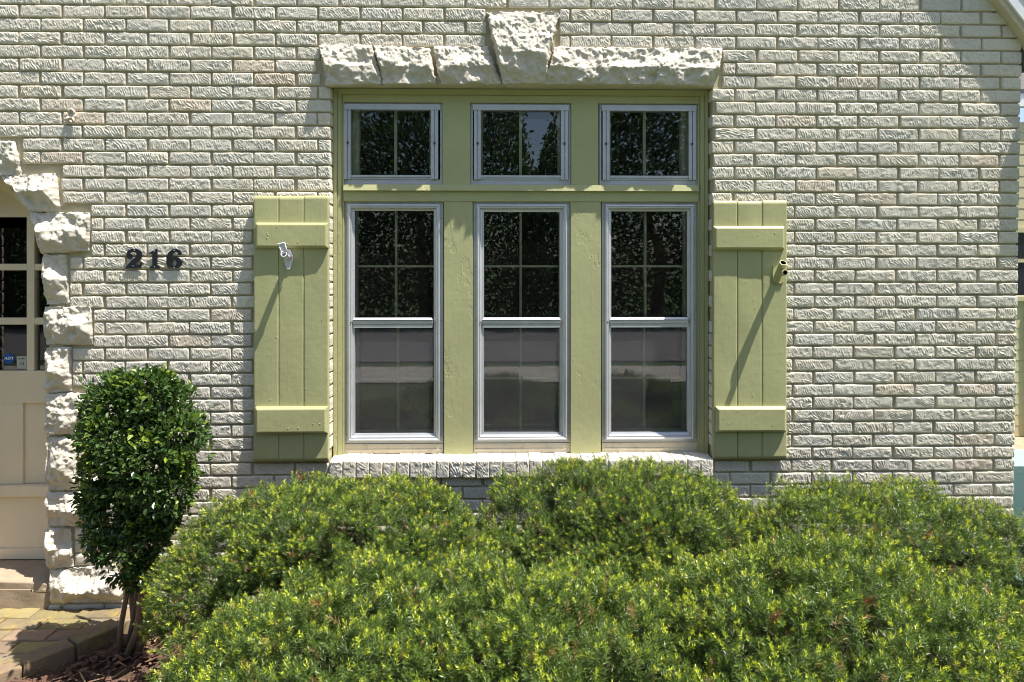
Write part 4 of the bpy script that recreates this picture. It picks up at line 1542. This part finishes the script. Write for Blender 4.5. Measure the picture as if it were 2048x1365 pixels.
class Mound:
    def __init__(self, cx, cy, rx, ry, h, z0=0.0, a=2.3, p=2.6, seed=0, lump=0.05):
        self.c = np.array([cx, cy, z0])
        self.r = np.array([rx, ry, h - z0])
        self.a, self.p, self.seed, self.lump = a, p, seed, lump

    def rad(self, d):
        q = np.abs(d) / self.r
        g = ((q[:, 0] ** self.a + q[:, 1] ** self.a) ** (self.p / self.a) + q[:, 2] ** self.p) ** (1 / self.p)
        t = 1 / g
        pos = self.c + d * t[:, None]
        l = (fbm(pos[:, 0] * 3.4 + pos[:, 2] * 2, pos[:, 1] * 3.4 - pos[:, 2] * 2, self.seed, 3) - 0.5) * 2
        return t * (1 + self.lump * l / np.maximum(t, 0.2))

    def surf(self, n, rng):
        out = np.zeros((0, 3)); dirs = np.zeros((0, 3))
        while len(out) < n:
            d = rng.normal(0, 1, (n * 3, 3))
            d[:, 2] = np.abs(d[:, 2])
            d /= np.linalg.norm(d, axis=1)[:, None]
            t = self.rad(d)
            pos = self.c + d * t[:, None]
            nm = self.normal(d, t)
            wgt = t ** 2 / np.maximum((nm * d).sum(1), 0.15)
            ok = rng.random(len(d)) < wgt / np.quantile(wgt, 0.97)
            out = np.concatenate([out, pos[ok]]); dirs = np.concatenate([dirs, nm[ok]])
        return out[:n], dirs[:n]

    def normal(self, d, t):
        e = 0.02
        a = np.cross(d, np.array([0.0, 0.0, 1.0]))
        bad = np.linalg.norm(a, axis=1) < 1e-3
        a[bad] = [1, 0, 0]
        a /= np.linalg.norm(a, axis=1)[:, None]
        b = np.cross(d, a)
        def pt(dd):
            dd = dd / np.linalg.norm(dd, axis=1)[:, None]
            return self.c + dd * self.rad(dd)[:, None]
        u, v = pt(d + a * e) - pt(d - a * e), pt(d + b * e) - pt(d - b * e)
        n = np.cross(u, v)
        n /= np.linalg.norm(n, axis=1)[:, None] + 1e-9
        n *= np.sign((n * d).sum(1))[:, None]
        return n

    def inside(self, P, s=0.93):
        d = P - self.c
        l = np.linalg.norm(d, axis=1)
        d2 = d / l[:, None]
        d2[:, 2] = np.abs(d2[:, 2])
        return l < self.rad(d2) * s


mounds = [
    ("A", Mound(-0.68, -0.70, 0.76, 0.47, 0.835, 0.22, p=2.6, seed=1), "yew mound below the first window pane, next to the tall leafy shrub"),
    ("B", Mound(0.50, -0.62, 0.76, 0.45, 0.86, 0.22, p=2.6, seed=12), "yew mound under the middle of the brick window sill"),
    ("C", Mound(1.60, -0.70, 0.90, 0.47, 0.795, 0.22, p=2.6, seed=13), "yew mound against bare brick wall below the house corner"),
    ("D", Mound(-0.10, -1.60, 0.98, 0.67, 0.86, 0.22, a=2.0, p=2.2, seed=4), "broad front yew mound sloping down to the bark mulch"),
    ("E", Mound(1.02, -1.60, 0.84, 0.66, 0.86, 0.22, a=2.0, p=2.2, seed=5), "broad front yew mound farthest from the door"),
]


def yew(key, m, label, others):
    rng = np.random.default_rng(500 + ord(key))
    t = thing("yew_bush", label, "bush", (float(m.c[0]), float(m.c[1]), ZM), "clipped yew bushes along the wall")
    mw = np.array([m.c[0], m.c[1], ZM])
    P, Nn = m.surf(32000, rng)
    # thick on the sides one walks past, thinner at the back
    vw = np.array(CAM) - P
    vw /= np.linalg.norm(vw, axis=1)[:, None]
    face = (vw * Nn).sum(1)
    pk = np.where(face > -0.12, 1.0, 0.22) * np.where(Nn[:, 2] < 0.15, np.clip((P[:, 2] - 0.1) / 0.3, 0.12, 1), 1)
    near = np.clip(1.9 / np.linalg.norm(np.array(CAM) - P, axis=1), 0.55, 1.0)
    ks_ = rng.random(len(P)) < pk * near
    P, Nn = P[ks_], Nn[ks_]
    # leave ragged gaps, drop what is buried in a neighbour or hidden at the back
    hol = fbm(P[:, 0] * 5.5 + P[:, 2] * 4, P[:, 1] * 5.5, m.seed + 70, 3)
    keep = P[:, 2] > 0.02
    if key == 'A':                               # the skirt thins out beside the tall shrub
        keep &= ~((P[:, 2] < 0.33) & (P[:, 0] < -1.0))
    hol = np.minimum(hol, fbm(P[:, 0] * 11, P[:, 1] * 11 + P[:, 2] * 8, m.seed + 170, 2) + 0.08)
    for om in others:
        keep &= ~om.inside(P, 0.94)
    P, Nn, hol = P[keep], Nn[keep], hol[keep]
    # two storeys of shoots: the outer skin and one below it
    lay = (rng.random(len(P)) < 0.40) | (hol < 0.345)
    P = P - Nn * np.where(lay, rng.uniform(0.03, 0.09, len(P)) + np.clip(0.345 - hol, 0, 0.2) * 0.6, rng.uniform(-0.018, 0.022, len(P)))[:, None]
    # shoots gather in tufts round the branch ends
    nc = max(60, len(P) // 19)
    ctr = P[rng.choice(len(P), nc, replace=False)]
    dn = np.full(len(P), 9.0)
    near_i = np.zeros(len(P), int)
    for a_ in range(0, nc, 64):
        dd = np.linalg.norm(P[:, None] - ctr[None, a_:a_ + 64], axis=2)
        j_ = dd.argmin(1)
        m_ = dd[np.arange(len(P)), j_]
        up_ = m_ < dn
        dn[up_] = m_[up_]
        near_i[up_] = a_ + j_[up_]
    out_ = P - ctr[near_i]
    toff = rng.normal(0, 0.016, nc)[near_i]
    P = P + Nn * (0.018 - 0.055 * np.clip(dn / 0.065, 0, 1.3) ** 2 + toff)[:, None]
    sh_d = Nn * 0.75 + out_ * 7.0 + rng.normal(0, 0.33, P.shape) + np.array([0, -0.05, 0.35])
    sh_d /= np.linalg.norm(sh_d, axis=1)[:, None]
    Ls = rng.uniform(0.034, 0.060, len(P))
    # some long whips on top
    whip = (rng.random(len(P)) < 0.02) & (Nn[:, 2] > 0.6)
    Ls[whip] *= 1.7
    sh_d[whip] = sh_d[whip] * 0.3 + np.array([0, 0, 1.0])
    sh_d /= np.linalg.norm(sh_d, axis=1)[:, None]
    K = 24
    f = (np.arange(K)[None] + rng.random((len(P), K))) / K                     # place along the shoot
    az = rng.uniform(0, 2 * np.pi, (len(P), 1)) + np.arange(K)[None] * 2.4 + rng.normal(0, 0.3, (len(P), K))
    side = np.cross(sh_d, np.array([0.0, 0.0, 1.0]))
    side /= np.linalg.norm(side, axis=1)[:, None] + 1e-6
    oth = np.cross(side, sh_d)
    base = P[:, None] + sh_d[:, None] * ((f - 0.6) * Ls[:, None])[..., None]
    radial = side[:, None] * np.cos(az)[..., None] + oth[:, None] * np.sin(az)[..., None] * 0.8
    lean = 1.25 - 0.62 * f ** 2                                               # needles close up towards the tip
    nd = radial * lean[..., None] * 0.9 + sh_d[:, None] * (0.25 + 0.65 * f)[..., None]
    nl = rng.uniform(0.0125, 0.0190, f.shape) * (1.05 - 0.40 * f ** 3)
    nw = rng.uniform(0.0025, 0.0034, f.shape)
    # colour: dark old needles, mid green, lime new tips on some shoots, a few dead ones
    nS_ = len(P)
    tint = np.clip(rng.normal(0.5, 0.22, nS_) + (fbm(P[:, 0] * 4, P[:, 1] * 4, 55) - 0.5) * 0.9, 0, 1)[:, None]
    dark, mid = np.array([0.026, 0.056, 0.013]), np.array([0.142, 0.212, 0.036])
    lime = np.array([0.52, 0.57, 0.045])
    C = dark + (mid - dark) * (0.15 + 0.55 * tint + 0.3 * f)[..., None]
    isnew = ((rng.random(nS_) < 0.40 * np.clip(1.5 - dn / 0.05, 0.15, 1.0)) & ~lay) | whip
    newf = np.clip((f - 0.52) / 0.2, 0, 1) * isnew[:, None] * rng.uniform(0.55, 1.0, nS_)[:, None]
    C = C + (lime - C) * newf[..., None]
    tan = (rng.random(nS_) < 0.035) & ~isnew
    C[tan] = np.array([0.30, 0.20, 0.07]) * rng.uniform(0.6, 1.1, (tan.sum(), K))[..., None]
    dead = (fbm(P[:, 0] * 12, P[:, 1] * 12 + P[:, 2] * 9, 91, 2) > 0.845) & (rng.random(nS_) < 0.6)
    C[dead] = np.array([0.30, 0.12, 0.05]) * rng.uniform(0.5, 1.1, (dead.sum(), K))[..., None]
    C *= rng.uniform(0.8, 1.2, f.shape)[..., None]
    nl = np.where(newf > 0.2, nl * 0.85, nl)
    nw = np.where(newf > 0.2, nw * 1.25, nw)
    o = leaves("foliage", base.reshape(-1, 3) - mw, nd.reshape(-1, 3), np.repeat(sh_d, K, 0) + rng.normal(0, 0.5, (nS_ * K, 3)), nl.ravel(), nw.ravel(), C.reshape(-1, 3),
               M['needle'], t, fold=0.1, narrow=True)
    # twiggy heart of the bush
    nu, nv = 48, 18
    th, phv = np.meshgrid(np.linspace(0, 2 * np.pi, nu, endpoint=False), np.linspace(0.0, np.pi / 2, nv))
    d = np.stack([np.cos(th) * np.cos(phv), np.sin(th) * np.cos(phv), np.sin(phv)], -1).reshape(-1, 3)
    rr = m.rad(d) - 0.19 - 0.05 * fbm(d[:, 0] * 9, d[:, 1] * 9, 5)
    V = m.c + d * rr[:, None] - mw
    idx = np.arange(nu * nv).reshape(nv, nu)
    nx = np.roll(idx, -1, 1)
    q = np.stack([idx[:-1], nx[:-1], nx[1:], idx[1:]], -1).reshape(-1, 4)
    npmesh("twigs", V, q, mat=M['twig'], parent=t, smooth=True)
    b = MB()
    for k in range(5):
        a = k * 1.3
        b.tube([(0.03 * math.cos(a), 0.03 * math.sin(a), 0.0), (0.1 * math.cos(a), 0.08 * math.sin(a), 0.2), (0.3 * math.cos(a), 0.22 * math.sin(a), 0.5)], [0.018, 0.014, 0.008], 7)
    b.build("stem", M['bark'], t)


for key, m, label in mounds:
    yew(key, m, label, [om for k2, om, _ in mounds if k2 != key])

# tall leafy shrub by the door
SY = -0.50
t = thing("box_shrub", "tall dark glossy leaved shrub on bare stems beside the arched door", "shrub", (*Gp(262, 1300, ZM), ZM))
org = np.array(t.location)
rng = np.random.default_rng(808)
balls = [(232, 812, 62), (296, 796, 58), (345, 826, 56), (246, 872, 80), (350, 882, 58), (382, 915, 34), (300, 930, 74), (222, 950, 58), (338, 985, 50),
         (238, 1010, 64), (292, 1036, 56), (218, 1056, 46), (262, 1096, 46), (304, 1084, 36), (206, 1098, 28), (258, 782, 42), (384, 858, 30), (182, 868, 28),
         (190, 1000, 34), (326, 1040, 34), (322, 768, 26), (216, 770, 24), (240, 1140, 26), (282, 1128, 26), (268, 1160, 22), (300, 1146, 18)]
cen = []
for i, (px, py, r) in enumerate(balls):
    yy = SY + rng.uniform(-0.10, 0.10)
    x, z = W(px, py, yy)
    cen.append((x, yy, z, r * (yy - CAM[1]) / F))
cen = np.array(cen)
nL = 21000
bi = rng.choice(len(cen), nL, p=cen[:, 3] ** 2 / (cen[:, 3] ** 2).sum())
d = rng.normal(0, 1, (nL, 3))
d /= np.linalg.norm(d, axis=1)[:, None]
rad = cen[bi, 3] * (rng.uniform(0.35, 1.03, nL) ** 0.5 + np.where(rng.random(nL) < 0.07, rng.uniform(0, 0.28, nL), 0))
P = cen[bi, :3] + d * rad[:, None]
# skip leaves deep inside
dep = np.min([np.linalg.norm(P - c[:3], axis=1) / c[3] for c in cen], axis=0)
gapn = fbm(P[:, 0] * 13 + P[:, 1] * 9, P[:, 2] * 13, 41, 2)
kp = (dep > 0.35) & (gapn > 0.30)
P, d, dep = P[kp], d[kp], dep[kp]
nL = len(P)
dirn = d * 0.75 + rng.normal(0, 0.55, P.shape) + np.array([0, -0.1, 0.35])
upn = d * 0.6 + np.array([0, -0.1, 0.9]) + rng.normal(0, 0.35, P.shape)
Ll = rng.uniform(0.020, 0.034, nL)
dk, md, lm = np.array([0.032, 0.076, 0.022]), np.array([0.135, 0.205, 0.048]), np.array([0.26, 0.34, 0.035])
tt = np.clip(rng.normal(0.4, 0.25, nL), 0, 1)[:, None]
Cl = dk + (md - dk) * tt
newg = (fbm(P[:, 0] * 11, P[:, 2] * 11 + P[:, 1] * 5, 61, 2) > 0.655) & (rng.random(nL) < 0.6) & (dep > 0.8)
Cl[newg] = md + (lm - md) * rng.uniform(0.3, 1.0, newg.sum())[:, None]
leaves("foliage", P - org, dirn, upn, Ll, Ll * rng.uniform(0.46, 0.6, nL), Cl, M['leaf'], t, fold=0.18)
b = MB()
rs = random.Random(5)
for k in range(7):
    a = k * 0.9
    x0, y0 = 0.035 * math.cos(a) + rs.uniform(-0.01, 0.02), 0.06 * math.sin(a)
    topx = rs.uniform(-0.10, 0.14)
    pts = [(x0, y0, -0.02)]
    for s_ in (0.12, 0.28, 0.46, 0.7, 0.95):
        pts.append((x0 + (topx - x0) * s_ + rs.uniform(-0.012, 0.012) + (0.05 if k > 4 else 0), y0 + rs.uniform(-0.01, 0.01), s_))
    r0 = [0.021, 0.012, 0.017, 0.010, 0.013, 0.016, 0.011][k]
    b.tube(pts, [r0 * q for q in (1.15, 1.0, 0.9, 0.8, 0.55, 0.3)], 8)
b.build("stem", M['bark'], t)

# ------------------------------------------------------------------ what shows past the corner: neighbour's cream wall, mint slab, bark bed
sx = Gp(2060, 870, -0.1)
yn = sx[1] + 0.02
t = thing("side_building", "cream sided building with a dark window seen past the house corner", "building", (sx[0], yn, -0.1))
org = Vector(t.location)


def loc(b):
    for v in b.bm.verts:
        v.co -= org
    return b


b = MB()
nbx0, nbx1 = sx[0] - 1.6, sx[0] + 5
zz = -0.12
while zz < 3.35:
    b.hull([(nbx0, yn - 0.006, zz), (nbx1, yn - 0.006, zz), (nbx1, yn - 0.002, zz + 0.118), (nbx0, yn - 0.002, zz + 0.118)],
           [(nbx0, yn + 0.1, zz), (nbx1, yn + 0.1, zz), (nbx1, yn + 0.1, zz + 0.118), (nbx0, yn + 0.1, zz + 0.118)])
    zz += 0.12
loc(b).build("wall", M['siding'], t)
b = MB()
wz0, wz1 = Z_(603, yn), Z_(455, yn)
b.ring_frame(sx[0] - 0.9, sx[0] + 0.35, wz0, wz1, [(0, yn), (0, yn - 0.04), (0.05, yn - 0.04), (0.055, yn - 0.02), (0.058, yn - 0.016)])
b.box(sx[0] - 0.85, sx[0] + 0.3, yn - 0.03, yn - 0.018, (wz0 + wz1) / 2 + 0.02, (wz0 + wz1) / 2 + 0.06)
w = loc(b).build("window", M['siding'], t)
b = MB()
b.box(sx[0] - 0.86, sx[0] + 0.31, yn - 0.0165, yn - 0.0155, wz0 + 0.04, wz1 - 0.04)
loc(b).build("pane", M['black'], w)
b = MB()
b.box(sx[0] - 0.02, sx[0] + 0.14, yn - 0.05, yn + 0.02, -0.12, wz0 - 0.01)
loc(b).build("corner_trim", M['siding'], t)
b = MB()
b.box(nbx0, nbx1, yn - 0.05, yn + 0.1, Z_(207, yn), Z_(196, yn))
b.box(nbx0, nbx1, yn - 0.07, yn - 0.045, Z_(207, yn) - 0.02, Z_(186, yn))
loc(b).build("eave", M['white'], t)
b = MB()
b.hull([(nbx0, yn - 0.08, Z_(186, yn)), (nbx1, yn - 0.08, Z_(186, yn)), (nbx1, yn + 2.5, Z_(186, yn) + 1.4), (nbx0, yn + 2.5, Z_(186, yn) + 1.4)],
       [(nbx0, yn - 0.08, Z_(186, yn) + 0.05), (nbx1, yn - 0.08, Z_(186, yn) + 0.05), (nbx1, yn + 2.5, Z_(186, yn) + 1.45), (nbx0, yn + 2.5, Z_(186, yn) + 1.45)])
loc(b).build("roof", M['shingle'], t)
b = MB()
b.box(4.5, 9.0, -0.6, 2.15, 2.85, 3.0)  # unseen roof on posts, added to throw shade over the mint slab
for px_, py_ in ((8.8, -0.4), (8.8, 1.9), (6.8, -0.4)):
    b.box(px_, px_ + 0.1, py_, py_ + 0.1, -0.12, 2.85)
loc(b).build("shade_roof", M['white'], t)
xa = corner_x(0) + 0.05
sheet("side_bed", [(xa, yn), (xa + 7, yn), (xa + 7, Gp(2040, 899, -0.1)[1]), (xa, Gp(2040, 899, -0.1)[1])], -0.125, M['step'], "brown soil strip at the foot of the cream building")
y1_, y2_ = Gp(2040, 899, -0.1)[1], Gp(2040, 1100, -0.1)[1]
b = MB()
for k in range(4):
    ya_, yb_ = y1_ - (y1_ - y2_) * k / 3.0, y1_ - (y1_ - y2_) * (k + 1) / 3.0
    b.box(xa, xa + 7, yb_ + 0.006, ya_, -0.14, -0.102)
o = b.build("patio", M['teal'], bevel=0.003)
tag(o, "mint green painted slab past the house corner", None, None, "structure")

# ------------------------------------------------------------------ across the street: the trees the panes mirror
rT = np.random.default_rng(99)
nT = 220000
tx = rT.uniform(-26, 26, nT)
tyd = rT.uniform(-23, -16.6, nT)
top = 8.6 + 3.2 * (fbm(tx * 0.22, tyd * 0 + 3, 4, 3) - 0.4) * 2
notch = 4.0 * np.exp(-((tx - 1.25) / 0.55) ** 2) + 3.4 * np.exp(-((tx - 2.3) / 0.40) ** 2) + 1.6 * np.exp(-((tx - 4.1) / 0.5) ** 2)
top = top - notch
tz = -0.1 + rT.random(nT) ** 0.85 * (top + 0.1)
den = fbm(tx * 0.9 + tyd * 0.6, tz * 0.9, 14, 4)
kp = den > np.where(tz < 1.6, 0.22, 0.25)
tx, tyd, tz = tx[kp], tyd[kp], tz[kp]
nT = len(tx)
P = np.stack([tx, tyd, tz], 1)
D = rT.normal(0, 1, (nT, 3))
U = rT.normal(0, 0.6, (nT, 3)) + np.array([0, 0.2, 1.0])
Ll = rT.uniform(0.11, 0.20, nT)
Ct = np.array([0.050, 0.090, 0.022]) * (rT.random(nT)[:, None] ** 2.2 * 2.6 + 0.35)
woods = leaves("woods", P, D, U, Ll, Ll * 0.6, Ct, M['treeleaf'], None, fold=0.2)
tag(woods, "dense green trees across the street mirrored in the window panes", None, None, "stuff")
b = MB()
for k in range(14):
    x = -24 + k * 3.6 + rT.uniform(-1, 1)
    y = rT.uniform(-22, -19)
    b.tube([(x, y, -0.2), (x + rT.uniform(-.2, .2), y, 2.0), (x + rT.uniform(-.6, .6), y, 4)], [0.22, 0.17, 0.08], 8)
absorb(woods, b.build("tree_trunks", M['bark']))
print("faces", sum(len(o.data.polygons) for o in bpy.data.objects if o.type == 'MESH'))
